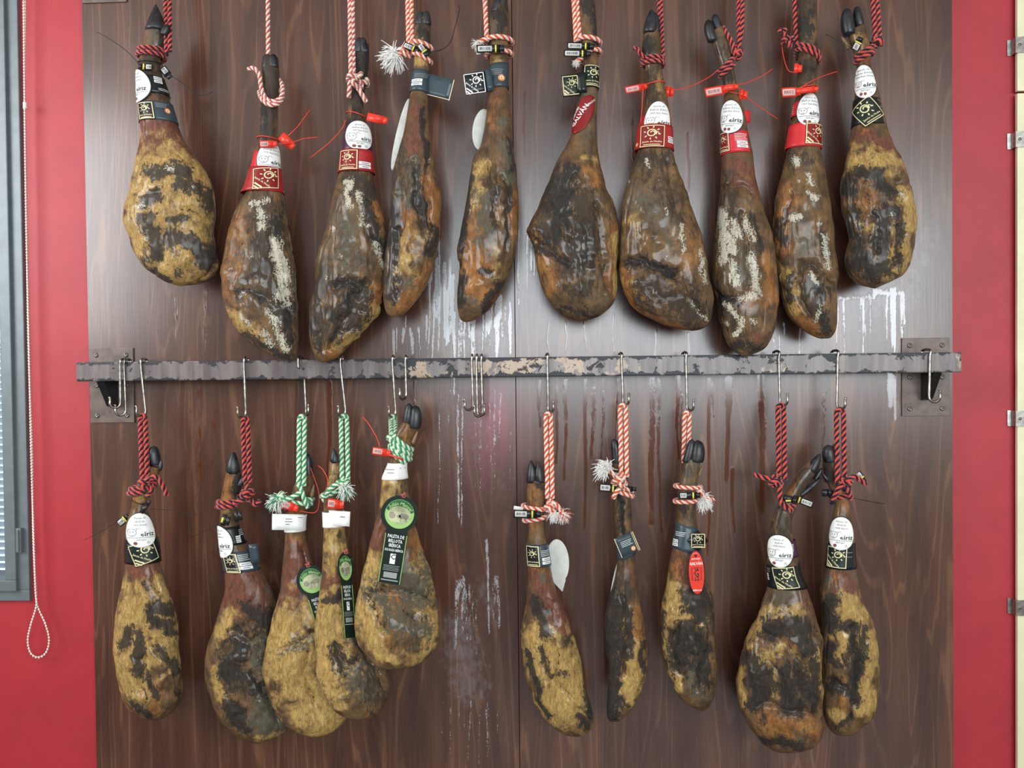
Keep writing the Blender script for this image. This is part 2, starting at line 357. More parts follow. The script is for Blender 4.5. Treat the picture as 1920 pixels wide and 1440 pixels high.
# ------------------------------------------------------------------ cream boards with clips at the right edge
xb = at(1907, 500, .01)[0]
zj = at(1910, 173, .01)[2]
for z0, z1, lab in ((zj+.003, 2.75, 'cream board at right edge of the red wall, above the thin joint'), (.2, zj-.003, 'tall cream board at right edge of the red wall, below the thin joint')):
    V, Fc = box(xb, xb+.75, .008, .020, z0, z1, .003); solo('cream_board', V, Fc, M_CREAM, V.mean(0), lab, 'board', 'cream boards at the right edge', smooth=False)
for py, lab in ((84, 'bent steel clip on the cream board nearest the top of the photo'), (261, 'bent steel clip on the cream board just below the joint'), (785, 'bent steel clip on the cream board below the rail level'), (1140, 'lowest bent steel clip on the cream board edge')):
    zc = at(1905, py, .005)[2]; h = .021
    prof = [(-.016, .0295), (-.016, .0265), (-.008, .0255), (-.007, .0040), (.018, .0040), (.018, .0065), (-.0045, .0068), (-.0055, .0298)]
    n = len(prof); V = np.array([(xb+x, y, zc+s_*h) for s_ in (-1, 1) for x, y in prof])
    Fc = [list(range(n))[::-1], list(range(n, 2*n))]+[[i, (i+1) % n, n+(i+1) % n, n+i] for i in range(n)]
    cl = thing('steel_clip', (xb, .0295, zc), lab, 'clip', 'steel clips along the cream boards')
    part('clip_plate', V, Fc, M_STEEL, cl, smooth=False)
    a = np.linspace(0, 2*np.pi, 12, endpoint=False)
    part('rivet', np.concatenate([np.stack([xb+.004+rr*np.cos(a), np.full(12, yy), zc+rr*np.sin(a)], 1) for rr, yy in ((.004, .0042), (.004, .003), (.002, .0022))]), gridfaces(3, 12), M_SCREW, cl)

# ------------------------------------------------------------------ blind chain
ch = thing('blind_chain', at(71, 1232, .0), 'cream beaded pull chain looping down beside the window', 'chain')
s1 = [(42, -220), (44, 0), (46, 197), (49, 420), (54, 640), (58, 840), (63, 1000), (66, 1100), (68, 1135), (58, 1170), (52, 1200), (57, 1224), (71, 1233), (86, 1224), (92, 1200), (85, 1170), (70, 1135), (67, 1100), (62, 1000), (60, 840), (53, 640), (50, 420), (46, 200), (47, 0), (46, -220)]
C = np.array([at(x, y, -.002+(.004 if i > 12 else 0)) for i, (x, y) in enumerate(s1)])
L = np.linalg.norm(np.diff(C, axis=0), axis=1).sum(); n = int(L/.0085); B = spline(C, n)
import bmesh
bm = bmesh.new(); bmesh.ops.create_icosphere(bm, subdivisions=1, radius=.0037); bv = np.array([v.co[:] for v in bm.verts]); bf = np.array([[v.index for v in f.verts] for f in bm.faces]); bm.free()
o = part('bead_chain', (B[:, None]+bv[None]*np.array([.8, .8, 1.15])).reshape(-1, 3), (np.arange(n)[:, None, None]*len(bv)+bf[None]).reshape(-1, 3).tolist(), M_CHAIN, ch); o['kind'] = 'stuff'
part('cord', *tube(B[::3], .0009, 5, n//2), M_CHAIN, ch)
cpos = at(47, 198, -.002); part('connector', *tube([cpos+(0, 0, .009), cpos, cpos-(0, 0, .009)], .0055, 10, 8), M_CHAIN, ch)

# ------------------------------------------------------------------ S hooks
def hook(x, yt, xb_, yb, label, curl=-1, depth=0.0, twist=.35, group='steel S hooks on the rail', back=False):
    """x,yt: top bend in photo; xb_,yb: lowest bend; curl: side of the open lower end"""
    y0 = RF-.0042-depth; w = .0042; dx = -depth*0; T = at(x, yt+4, y0); Bt = at(xb_, yb-4, y0)
    zt_ = rz+RH+.0040; top = []
    for a in np.linspace(-.9, 1, 9)*math.pi/2:
        top.append((T[0]+.002*math.sin(a), (y0+RB+.0035)/2-math.sin(a)*(RB+.0035-y0)/2*-1, zt_-.0015+.006*math.cos(a)))
    top = [(p[0], (y0+RB+.0035)/2+(-1 if back else 1)*math.sin(-a)*(RB+.0035-y0)/2, p[2]) for p, a in zip(top, np.linspace(-.9, 1, 9)*math.pi/2)]
    # runs from the short rear end, over the bar, down the front
    yl = RB+.0035 if back else y0
    zz = rz-RH*.2 if not back else rz+RH*.1
    head = [(T[0]-.001, y0 if back else RB+.0035, zz)]
    r = .013
    if back: legY = RB+.004
    else: legY = y0
    leg = [(T[0]+(Bt[0]-T[0])*q, legY, zt_+(Bt[2]+r-zt_)*q) for q in (.12, .35, .6, .85)]
    bot = []
    for a in np.linspace(0, 1.12*math.pi, 9):
        u = r*(1-math.cos(a)); bot.append((Bt[0]+curl*u*math.sin(twist), legY-u*math.cos(twist), Bt[2]+r-r*1.05*math.sin(a)))
    e = bot[-1]; bot.append((e[0]+curl*.001, e[1]-.001, e[2]+.012))
    P = np.array(head+top+leg+bot); V, Fc = tube(P, .0034, 8, 90)
    return solo('s_hook', V, Fc, M_HOOK, (T[0], y0, zt_), label, 'hook', group)
HK = [(232, 677, 236, 782, 'leftmost empty S hook on the rail, paired with a twin', -1, 0), (225, 677, 226, 768, 'second empty S hook at the left end, the shorter-looking of the pair', -1, .009),
      (263, 677, 273, 784, 'S hook holding the lower ham nearest the window', -1, 0), (457, 673, 461, 786, 'S hook holding the second lower ham, red and black rope', -1, 0), (560, 668, 565, 783, 'S hook with its long leg behind the rail, first of the green ropes', 1, 0),
      (637, 672, 648, 784, 'S hook holding the middle green rope', -1, 0), (735, 670, 742, 785, 'S hook holding the short green rope beside a ham hoof', -1, 0), (760, 671, 762, 752, 'empty S hook touching the black hoof below the rail', -1, 0),
      (884, 669, 887, 772, 'left hook of the three empty S hooks bunched mid rail', -1, 0), (893, 669, 895, 782, 'middle hook of the three empty S hooks bunched mid rail', 1, 0), (902, 668, 905, 784, 'right hook of the three empty S hooks bunched mid rail', -1, 0),
      (1026, 667, 1028, 776, 'S hook just right of the board joint, red and white rope', 1, 0), (1165, 667, 1168, 762, 'S hook holding the slimmest lower ham, red and white rope', 1, 0), (1286, 667, 1288, 773, 'S hook holding the lower ham with the red oval tag', 1, 0),
      (1460, 661, 1462, 763, 'S hook holding the largest lower ham at right', 1, 0), (1571, 660, 1569, 770, 'S hook holding the rightmost lower ham', 1, 0), (1744, 657, 1742, 757, 'empty S hook at the right bracket of the rail', 1, 0)]
for i, (x, yt, xb_, yb, lab, cu, dp) in enumerate(HK): hook(x, yt, xb_, yb, lab, cu, dp, twist=.9 if i in (0, 1, 8, 9, 10, 16) else .55, back=(i == 4))
# ------------------------------------------------------------------ ham materials
def ham_mat():
    t = NT('cured_ham_skin'); co = t.coord()
    A = t.n('ShaderNodeAttribute', attribute_name='ma'); B = t.n('ShaderNodeAttribute', attribute_name='mb')
    sa_ = t.n('ShaderNodeSeparateColor'); t.put(sa_.inputs[0], A.outputs['Color']); sb_ = t.n('ShaderNodeSeparateColor'); t.put(sb_.inputs[0], B.outputs['Color'])
    k, y, r, w = sa_.outputs[0], sa_.outputs[1], sa_.outputs[2], A.outputs['Alpha']; o, h, g = sb_.outputs
    va = t.n('ShaderNodeVectorMath', operation='ADD'); ob = t.n('ShaderNodeObjectInfo'); t.put(va.inputs[0], co)
    sc_ = t.n('ShaderNodeVectorMath', operation='SCALE'); t.put(sc_.inputs[0], (3.7, 9.1, 5.3)); t.put(sc_.inputs['Scale'], ob.outputs['Random']); t.put(va.inputs[1], sc_.outputs[0])
    v = va.outputs[0]
    vs = t.n('ShaderNodeVectorMath', operation='MULTIPLY'); t.put(vs.inputs[0], v); vs.inputs[1].default_value = (1.6, 1.6, .55)
    n1 = t.noise(v, 28, 7, .66, .5); n2 = t.noise(v, 105, 8, .72, .4); n3 = t.noise(vs.outputs[0], 80, 8, .72, .8); n4 = t.noise(v, 260, 4, .6); n5 = t.noise(v, 14, 4, .55)
    f = lambda m, n, a, e=.10: t.step(t.math('ADD', m, t.math('MULTIPLY', t.math('SUBTRACT', n, .5), a)), .5-e, .5+e)
    col = t.mix(t.step(n1, .32, .68), (.075, .040, .017), (.245, .130, .045))
    nk = t.math('ADD', t.math('MULTIPLY', n3, .6), t.math('MULTIPLY', n2, .4)); fk = f(k, nk, 3.5, .11)
    col = t.mix(f(r, n1, 2.2, .30), col, t.mix(t.step(n3, .3, .7), (.100, .026, .013), (.27, .090, .045)))
    col = t.mix(f(o, n3, 2.8, .25), col, t.mix(t.step(n1, .3, .7), (.23, .080, .016), (.46, .20, .045)))
    col = t.mix(f(y, n1, 1.9, .26), col, t.mix(t.step(n3, .28, .72), (.29, .145, .034), (.74, .50, .155)))
    col = t.mix(f(g, n2, 3.0, .25), col, t.mix(n3, (.070, .062, .040), (.17, .145, .095)))
    col = t.mix(f(h, n3, 3.0, .2), col, t.mix(n2, (.016, .012, .009), (.085, .052, .028)))
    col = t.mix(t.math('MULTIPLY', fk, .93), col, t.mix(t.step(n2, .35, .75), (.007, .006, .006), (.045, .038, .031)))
    col = t.mix(t.step(n5, .25, .75, .16, .0), col, (.030, .017, .010))
    col = t.mix(t.math('MULTIPLY', t.step(n2, .61, .70), .45), col, (.030, .020, .012))          # pitted specks
    col = t.mix(t.math('MULTIPLY', t.step(n4, .64, .72), .35), col, (.020, .014, .010))
    nw = t.math('ADD', t.math('MULTIPLY', n3, .5), t.math('MULTIPLY', n4, .5)); fw = t.math('MULTIPLY', f(w, nw, 4.4, .07), t.step(w, .10, .34))
    col = t.mix(t.math('MULTIPLY', fw, .9), col, t.mix(n2, (.50, .44, .30), (.84, .79, .66)))  # white flakes; greasy highlights on some upper hams are painted in here too
    ro = t.math('ADD', .30, t.math('MULTIPLY', n2, .28)); ro = t.math('ADD', ro, t.math('MULTIPLY', fk, .16))
    t.set(Base_Color=col, Roughness=ro, Specular_IOR_Level=.42, Coat_Weight=t.math('SUBTRACT', t.step(n5, .35, .65, .15, .6), t.math('MULTIPLY', fk, .12)), Coat_Roughness=.16, Subsurface_Weight=0.0)
    hgt = t.math('ADD', t.math('MULTIPLY', n3, 1.0), t.math('MULTIPLY', n4, .25)); hgt = t.math('ADD', hgt, t.math('MULTIPLY', fw, .15))
    t.bump(hgt, .9, .008); return t.m
M_HAM = ham_mat()
M_HOOF = simple('black_hoof_horn', (.020, .022, .025), .38, var=.5, scale=45, bump=.25)
M_PAW = simple('tan_toe_skin', (.20, .115, .05), .5, var=.3, scale=60, bump=.3)
def strand(name, col, var=.18): return simple(name, col, .85, var=var, scale=300, bump=.5, spec=.2, Sheen_Weight=.3)
S_RED = strand('rope_red', (.66, .070, .046)); S_BLK = strand('rope_black', (.010, .010, .020)); S_ORG = strand('rope_orange_red', (.68, .085, .035)); S_WHT = strand('rope_white', (.78, .68, .56))
S_PNK = strand('rope_rose', (.52, .095, .085)); S_GRN = strand('rope_green', (.035, .30, .12)); S_PAL = strand('rope_pale_green_white', (.72, .78, .60)); S_TUFT = strand('frayed_fibre', (.88, .86, .82), .06)
def paper(name, col, rough=.42, var=.04): return simple(name, col, rough, var=var, scale=40, spec=.4)
P_WHITE = paper('white_label', (.86, .86, .83)); P_BLACK = paper('black_label', (.010, .013, .014), .25); P_SLATE = paper('slate_label', (.040, .062, .075), .28, .1); P_RED = paper('red_label', (.36, .022, .022), .3); P_BRED = paper('bright_red_label', (.60, .028, .035), .35)
P_PURP = paper('purple_label', (.060, .018, .045), .3); P_GOLD = paper('pale_gold_ink', (.72, .64, .36), .4); P_INK = paper('black_ink', (.015, .014, .02), .5); P_WINK = paper('white_ink', (.80, .82, .80), .5); P_GREY = paper('grey_ink', (.30, .31, .30), .5)
P_ORANGE = paper('orange_seal', (.80, .26, .05), .4); P_BROWN = paper('brown_ink', (.22, .06, .04), .5); P_DISC = paper('back_of_tag', (.58, .59, .54), .45, .08); P_TAGRED = paper('tag_red', (.72, .045, .025), .3); P_DKRED = paper('dark_red_sticker', (.22, .010, .012), .25)
P_GREEN = paper('dark_green_tag', (.009, .019, .014), .3); P_HGREEN = paper('green_header_ink', (.025, .11, .045), .35); P_LGREEN = paper('light_green_tag', (.30, .52, .16), .35); P_OLIVE = paper('olive_picture', (.42, .44, .26), .4, .3); P_HOG = paper('hog_grey', (.25, .23, .17), .5, .3)
PL_RED = simple('red_plastic', (.80, .045, .022), .3, var=.05); PL_BLK = simple('black_plastic', (.012, .013, .014), .32, var=.1); PL_YEL = simple('yellow_plastic', (.75, .66, .08), .4, var=.05); PL_LAB = paper('barcode_paper', (.70, .70, .66)); PL_PINK = paper('pink_barcode_paper', (.80, .52, .50))

# ------------------------------------------------------------------ ham builder
ROWS = 170
HAMS = {}
CHN = {'k': (0, 0), 'y': (0, 1), 'r': (0, 2), 'w': (0, 3), 'o': (1, 0), 'h': (1, 1), 'n': (1, 2)}
class Ham:
    def __init__(s, key, label, Y0, L, R, paint, dep=1.0, slope=0.0, lean=.012, seed=0, group='hams on the upper row', kb=.15):
        L, R = np.array(L, float), np.array(R, float); s.Y0, s.slope, s.key = Y0, slope, key
        Lc, Rc = spline(L, ROWS), spline(R, ROWS); c = (Lc+Rc)/2; hv = (Rc-Lc)/2; hw = np.hypot(hv[:, 0], hv[:, 1])
        k_ = np.ones(9)/9; hs = np.convolve(np.pad(hw, 4, 'edge'), k_, 'valid')
        sc = 1/ppm(Y0); hwm = hs*sc; hd = np.where(hwm < .030, hwm*.95, .0285+(hwm-.030)*.50*dep); hd = np.minimum(hd, hwm*1.0)
        endf = np.sqrt(np.clip((1-np.linspace(0, 1, ROWS))/.10, 0, 1)*(2-np.clip((1-np.linspace(0, 1, ROWS))/.10, 0, 1)))
        hd = hd*(.25+.75*endf); tt = np.linspace(0, 1, ROWS); s.Yr = Y0-lean*tt
        s.c, s.hw, s.hd = c, np.maximum(np.abs(hv[:, 0]), .5), hd
        s.cy = np.maximum.accumulate(c[:, 1]+np.arange(ROWS)*1e-6)
        th = np.concatenate([np.linspace(-np.pi/2, np.pi/2, 66, endpoint=False), np.linspace(np.pi/2, 1.5*np.pi, 30, endpoint=False)]); K = len(th); sn, cs = np.sin(th), np.cos(th)
        sx = np.sign(sn)*np.abs(sn)**.92; sy = np.sign(cs)*np.abs(cs)**.86
        px = c[:, 0:1]+hv[:, 0:1]*sx; py = c[:, 1:2]+hv[:, 1:2]*sx
        W = at(px, py, Y0); dm = np.where(cs >= 0, 1, .8)[None]*hd[:, None]
        yy = s.Yr[:, None]-dm*sy[None]+slope*(px-c[:, 0:1])*sc
        W[..., 1] = yy; V = W.reshape(-1, 3)
        # paint coordinates: where each skin point is seen from the front
        qx, qy = pix(V); nq = V*26; wx = fbm(nq, seed+1, 4, .6)*1.25; wy = fbm(nq, seed+2, 4, .6)*1.25; front = sm(np.tile(cs, ROWS), -.25, .15)
        m = np.zeros((len(V), 2, 4)); disp = np.zeros(len(V))
        bulk = np.repeat(np.clip((hs-16)/48, .08, 1), K)
        disp += bulk*(.0078*fbm(V*11, seed+5, 3)+.0030*fbm(V*np.array([42, 42, 22]), seed+6, 3))
        n_ = vnoise(V*np.array([60, 60, 14]), seed+7); disp -= bulk*.0030*np.clip(1-np.abs(n_)*3.5, 0, 1)
        for st in paint:
            kd, w, a = st[0], st[1], st[2]; pts = np.array(st[3:], float).reshape(-1, 2)
            wob = min(w*1.1, 26)
            d = polydist(qx+wx*wob, qy+wy*wob, pts)
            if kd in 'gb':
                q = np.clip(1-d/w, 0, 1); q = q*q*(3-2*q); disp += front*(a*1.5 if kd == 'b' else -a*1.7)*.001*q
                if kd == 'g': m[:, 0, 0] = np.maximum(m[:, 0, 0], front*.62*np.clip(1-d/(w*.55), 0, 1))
            else:
                i, j = CHN[kd]; q = np.clip(1.12-.62*d/w, 0, 1)*a*(front if kd in 'w' else np.maximum(front, .6)); m[:, i, j] = np.maximum(m[:, i, j], q)
        # a little mould everywhere, more on the back
        m[:, 0, 0] = np.maximum(m[:, 0, 0], kb+.1*(1-front)); m[:, 0, 3] = np.maximum(m[:, 0, 3], .0)
        edge = np.ones(ROWS); edge[-6:] = np.linspace(1, .1, 6); disp *= np.repeat(edge, K)
        D = np.stack([np.tile(sn, ROWS), -np.tile(cs, ROWS), np.zeros(len(V))], 1); V = V+D*disp[:, None]
        bottom = at(c[-1, 0], c[-1, 1], s.Yr[-1])
        s.root = thing('cured_ham', bottom, label, 'ham', group)
        o = part('ham_leg', V, gridfaces(ROWS, K), M_HAM, s.root)
        attr(o.data, 'ma', m[:, 0]); attr(o.data, 'mb', m[:, 1]); HAMS[key] = s
    def row(s, py):
        return [np.interp(py, s.cy, q) for q in (s.c[:, 0], s.hw, s.hd, s.Yr)]
    def front(s, px, py):
        cx, hw, hd, yr = s.row(py); q = np.clip((px-cx)/hw, -1, 1); return yr-hd*np.sqrt(1-q*q)**.86+s.slope*(px-cx)/ppm(s.Y0)
    def wrap(s, px, py, rot=0, theta=None):
        """surface following the leg: (u right, v down, in photo pixels; off in metres) -> world"""
        cx, hw, hd, yr = s.row(py)
        if theta is None:
            tgt = px; th = 0
            for _ in range(6):
                th = math.asin(max(-.97, min(.97, (tgt-cx)/hw))); W = at(cx+hw*math.sin(th), py, s.Y0); W[1] = yr-hd*math.cos(th); tgt += px-float(pix(W)[0])
        else: th = math.radians(theta)
        cr, sr = math.cos(rot), math.sin(rot)
        def f(u, v, off=.0):
            u, v = np.asarray(u, float), np.asarray(v, float); U, Vv = u*cr-v*sr, u*sr+v*cr
            yy = py+Vv; cx_, hw_, hd_, yr_ = s.row(yy); a = th+U/(.5*(hw_+hd_*ppm(s.Y0))); o_ = off+.0028
            X = cx_+(hw_+o_*ppm(s.Y0))*np.sin(a); W = at(X, yy, s.Y0); W[..., 1] = yr_-(hd_+o_)*np.cos(a)+s.slope*(X-cx_)/ppm(s.Y0); return W
        f.step = 4.0; return f
    def claws(s, lst):
        """(base x,y, tip x,y, width, dY, material flag, depth)"""
        for c in lst:
            bx, by, tx, ty, w, dy = c[:6]; dew = len(c) > 6 and c[6]
            n, K = 16, 16; t = np.linspace(0, 1, n); a = np.linspace(0, 2*np.pi, K, endpoint=False)
            prof = np.interp(t, [0, .08, .35, .65, .85, .95, 1], [.85, 1.0, .98, .74, .44, .26, .06] if (len(c) > 8 or dew) else [.88, 1.0, 1.03, .95, .74, .48, .10])
            if w > 36: prof = np.interp(t, [0, .06, .3, .6, .85, .95, 1], [.92, 1.0, .82, .52, .24, .12, .03])
            ax = np.array([tx-bx, ty-by], float); Ln = np.linalg.norm(ax); ax /= Ln; nr = np.array([-ax[1], ax[0]]); bend = .10*Ln*np.sin(t*np.pi)*(c[7] if len(c) > 7 else 0)
            px = bx+ax[0]*Ln*t[:, None]+nr[0]*(bend[:, None]+w/2*prof[:, None]*np.cos(a)[None]); py = by+ax[1]*Ln*t[:, None]+nr[1]*(bend[:, None]+w/2*prof[:, None]*np.cos(a)[None])
            Y = s.Y0+dy-(w*1.05/2/ppm(s.Y0))*prof[:, None]*np.sin(a)[None]*np.where(np.sin(a) > 0, 1.0, .8)[None]+np.zeros((n, 1))
            W = at(px, py, s.Y0+dy); W[..., 1] = Y
            part('dewclaw' if dew else 'hoof', W.reshape(-1, 3), gridfaces(n, K), M_PAW if dew == 2 else M_HOOF, s.root)
        return s

# ------------------------------------------------------------------ ropes
RC = {'RB': (S_RED, S_BLK), 'RW': (S_ORG, S_WHT), 'PW': (S_PNK, S_WHT), 'GW': (S_GRN, S_PAL)}
def rope_geo(P, r, n=None):
    P = np.asarray(P, float); L = np.linalg.norm(np.diff(P, axis=0), axis=1).sum(); n = int(L*1.05/.0028)
    C = spline(P, n); s_ = np.concatenate([[0], np.cumsum(np.linalg.norm(np.diff(C, axis=0), axis=1))])
    T, N, B = frames(C); K = 16; a = np.linspace(0, 2*np.pi, K, endpoint=False); lob = .80+.26*np.abs(np.sin(2*a))**.7
    ph = a[None]+(2*np.pi/(r*5.2))*s_[:, None]
    V = C[:, None]+r*lob[None, :, None]*(np.cos(ph)[..., None]*N[:, None]+np.sin(ph)[..., None]*B[:, None])
    Fc = gridfaces(n, K); mi = np.concatenate([np.tile((np.arange(K)//4) % 2, n-1), [1, 1]])
    return V.reshape(-1, 3), Fc, mi
def ring(h, py, tilt=0, turns=1.0, a0=0.0, gap=0.0, r=.006, squash=1.0, cx_shift=0):
    """points winding round the leg at photo row py; tilt = px rise from left to right; a0 start angle (deg, 0 = front, 90 = right)"""
    out = []
    for q in np.linspace(0, 1, int(10*turns)+2):
        a = math.radians(a0)+2*math.pi*turns*q; cx, hw, hd, yr = h.row(py); rr = r*.75
        X = cx+cx_shift+(hw+rr*ppm(h.Y0))*math.sin(a)*squash; yy = py+gap*turns*(q-.5)-tilt*math.sin(a)/2
        cx2, hw2, hd2, yr2 = h.row(yy); W = at(X+(cx2-cx)*.9, yy, h.Y0); W[1] = yr2-(hd2+rr)*math.cos(a); out.append(W)
    return out
def knot(W, R, r=.006, sd=0, tilt=0):
    out = []
    for q in np.linspace(.05, .93, 20):
        a = 2*math.pi*q; x = math.sin(a)+1.6*math.sin(2*a); z = math.cos(a)-1.6*math.cos(2*a); y = -1.5*math.sin(3*a+sd)
        c_, s_ = math.cos(tilt+sd), math.sin(tilt+sd); out.append(W+R*np.array([(x*c_-z*s_)/2.6, y*.42, (x*s_+z*c_)/2.6]))
    return out
def tuft(o, W, d, R, n=150, mats=None, sd=1):
    g = np.random.RandomState(sd); geo = []; mi = []; d = np.asarray(d, float); d /= np.linalg.norm(d)
    for i in range(int(n*1.6)):
        v = d*g.uniform(.5, 1.1)+g.normal(0, .62, 3); v /= np.linalg.norm(v); L = R*g.uniform(.6, 1.25); side = np.cross(v, g.normal(0, 1, 3)); side /= np.linalg.norm(side)
        b = W+g.normal(0, R*.16, 3); P = [b, b+v*L*.5+side*L*.10, b+v*L+side*L*g.uniform(.1, .45)-np.array([0, 0, L*.22])]
        V, Fc = tube(P, R*.055, 4, 6, taper=(1, .35)); geo.append((V, Fc)); mi += [0 if (mats is None or g.rand() > .38) else 1]*len(Fc)
    V, Fc = join(*geo); part('frayed_end', V, Fc, [S_TUFT]+(mats or [S_TUFT]), o, mi=mi)
def rope(kind, label, chunks, r=.0062, tufts=(), group=None):
    """chunks: list of point lists; each becomes one stretch of the same rope"""
    geo = [rope_geo(c, r) for c in chunks]; V, Fc, mi = [], [], []; n = 0
    V, Fc = join(*[(g[0], g[1]) for g in geo]); mi = np.concatenate([g[2] for g in geo])
    top = V[np.argmax(V[:, 2])]
    o = solo('hanging_rope', V, Fc, list(RC[kind]), top, label, 'rope', group, mi=mi)
    for tf in tufts: tuft(o, *tf)
    return o
def A3(h, *pts): return [at(x, y, h.Y0+dy) for x, y, dy in pts]

# ------------------------------------------------------------------ labels
def flat(px, py, Y, rot=0, yaw=0.0, pitch=0.0):
    cr, sr = math.cos(rot), math.sin(rot)
    def f(u, v, off=0.0):
        u, v = np.asarray(u, float), np.asarray(v, float); U, Vv = u*cr-v*sr, u*sr+v*cr
        return at(px+U, py+Vv, Y+(U*yaw+Vv*pitch)/700-off)
    f.step = 12.0; return f
def skin(name, fn, G, shape, mat, parent, off=0.0, thick=.0008, label=None):
    """thin two-sided sheet from a grid of (u,v)"""
    a, b = shape; u, v = G[:, 0], G[:, 1]; Fr, Bk = fn(u, v, off), fn(u, v, off-thick); n = a*b
    Fc = []
    for i in range(a-1):
        for j in range(b-1):
            q = [i*b+j, i*b+j+1, (i+1)*b+j+1, (i+1)*b+j]; Fc.append(q[::-1]); Fc.append([x+n for x in q])
    rim = [j for j in range(b)]+[i*b+b-1 for i in range(1, a)]+[(a-1)*b+j for j in range(b-2, -1, -1)]+[i*b for i in range(a-2, 0, -1)]
    for p, q in zip(rim, rim[1:]+rim[:1]): Fc.append([p, q, q+n, p+n])
    return part(name, np.concatenate([Fr, Bk]), Fc, mat, parent, smooth=True, label=label)
def rectgrid(u0, u1, v0, v1, step, skew=0.0):
    a = max(2, int(abs(v1-v0)/step)+2); b = max(2, int(abs(u1-u0)/step)+2); U, V = np.meshgrid(np.linspace(u0, u1, b), np.linspace(v0, v1, a))
    return np.stack([U.ravel(), V.ravel()+skew*U.ravel()], 1), (a, b)
def ovalgrid(w, h, egg=.0, n=17):
    """square grid squeezed to an egg-shaped oval"""
    q = np.linspace(-1, 1, n); X, Y = np.meshgrid(q, q); U = X*np.sqrt(1-Y*Y/2); V = Y*np.sqrt(1-X*X/2)
    U = U*(1+egg*V); return np.stack([U.ravel()*w/2, V.ravel()*h/2], 1), (n, n)
def sheet(name, fn, u0, u1, v0, v1, mat, parent, off=0.0, thick=.0008, label=None, skew=0.0):
    G, sh = rectgrid(u0, u1, v0, v1, fn.step, skew); return skin(name, fn, G, sh, mat, parent, off, thick, label)
class Ink:
    """flat print collected as (u,v) polygons, then laid on a label"""
    def __init__(s): s.V, s.F = [], []
    def poly(s, P): n = len(s.V); s.V += [tuple(p) for p in P]; s.F.append(list(range(n, n+len(P)))); return s
    def rect(s, u0, u1, v0, v1, rot=0, st=5.0):
        c, q = math.cos(rot), math.sin(rot); cu, cv = (u0+u1)/2, (v0+v1)/2; nu = max(1, int(abs(u1-u0)/st)); nv = max(1, int(abs(v1-v0)/st))
        for i in range(nu):
            for j in range(nv):
                a, b, d, e = [u0+(u1-u0)*i/nu-cu, u0+(u1-u0)*(i+1)/nu-cu, v0+(v1-v0)*j/nv-cv, v0+(v1-v0)*(j+1)/nv-cv]
                s.poly([(cu+x*c-y*q, cv+x*q+y*c) for x, y in ((a, e), (b, e), (b, d), (a, d))])
        return s
    def line(s, P, w):
        P = np.asarray(P, float); T = np.gradient(P, axis=0); T /= np.linalg.norm(T, axis=1)[:, None]+1e-9; N = np.stack([-T[:, 1], T[:, 0]], 1)*w/2; A, B = P+N, P-N
        for i in range(len(P)-1): s.poly([A[i], A[i+1], B[i+1], B[i]])
        return s
    def disc(s, u, v, r, r2=None, n=16):
        a = np.linspace(0, 2*np.pi, n, endpoint=False); s.poly([(u+r*math.cos(-x), v+(r2 or r)*math.sin(-x)) for x in a]); return s
    def text(s, st, u, v, size, rot=0, shear=0.0, sx=1.0, arc=None):
        if st.startswith('~'): w_ = len(st)*size*.22*sx; return s.rect(u-w_, u+w_, v-size*.12, v+size*.12)   # print too small to read in the photo
        V, Fc = glyphs(st, shear); n = len(s.V); c, q = math.cos(rot), math.sin(rot)
        for x, y in V:
            X, Y = x*size*sx, -y*size
            if arc: a = X/arc; X, Y = (arc-Y)*math.sin(a), arc-(arc-Y)*math.cos(a)
            s.V.append((u+X*c-Y*q, v+X*q+Y*c))
        s.F += [[i+n for i in f] for f in Fc]; return s
    def lay(s, name, fn, mat, parent, off=.0007):
        if not s.V: return
        P = np.array(s.V); return part(name, fn(P[:, 0], P[:, 1], off), s.F, mat, parent, smooth=False)
_G = {}
def glyphs(st, shear):
    if (st, shear) not in _G:
        c = bpy.data.curves.new('txt', 'FONT'); c.body = st; c.align_x = 'CENTER'; c.align_y = 'CENTER'; c.resolution_u = 1; c.shear = shear; c.offset = .018; c.fill_mode = 'FRONT' if hasattr(c, 'fill_mode') else c.fill_mode
        o = bpy.data.objects.new('txt', c); COL.objects.link(o); dg = bpy.context.evaluated_depsgraph_get(); me = bpy.data.meshes.new_from_object(o.evaluated_get(dg))
        V = [(v.co.x, v.co.y) for v in me.vertices]; Fc = [list(p.vertices) for p in me.polygons]
        bpy.data.objects.remove(o); bpy.data.curves.remove(c); bpy.data.meshes.remove(me); _G[(st, shear)] = (V, Fc)
    return _G[(st, shear)]
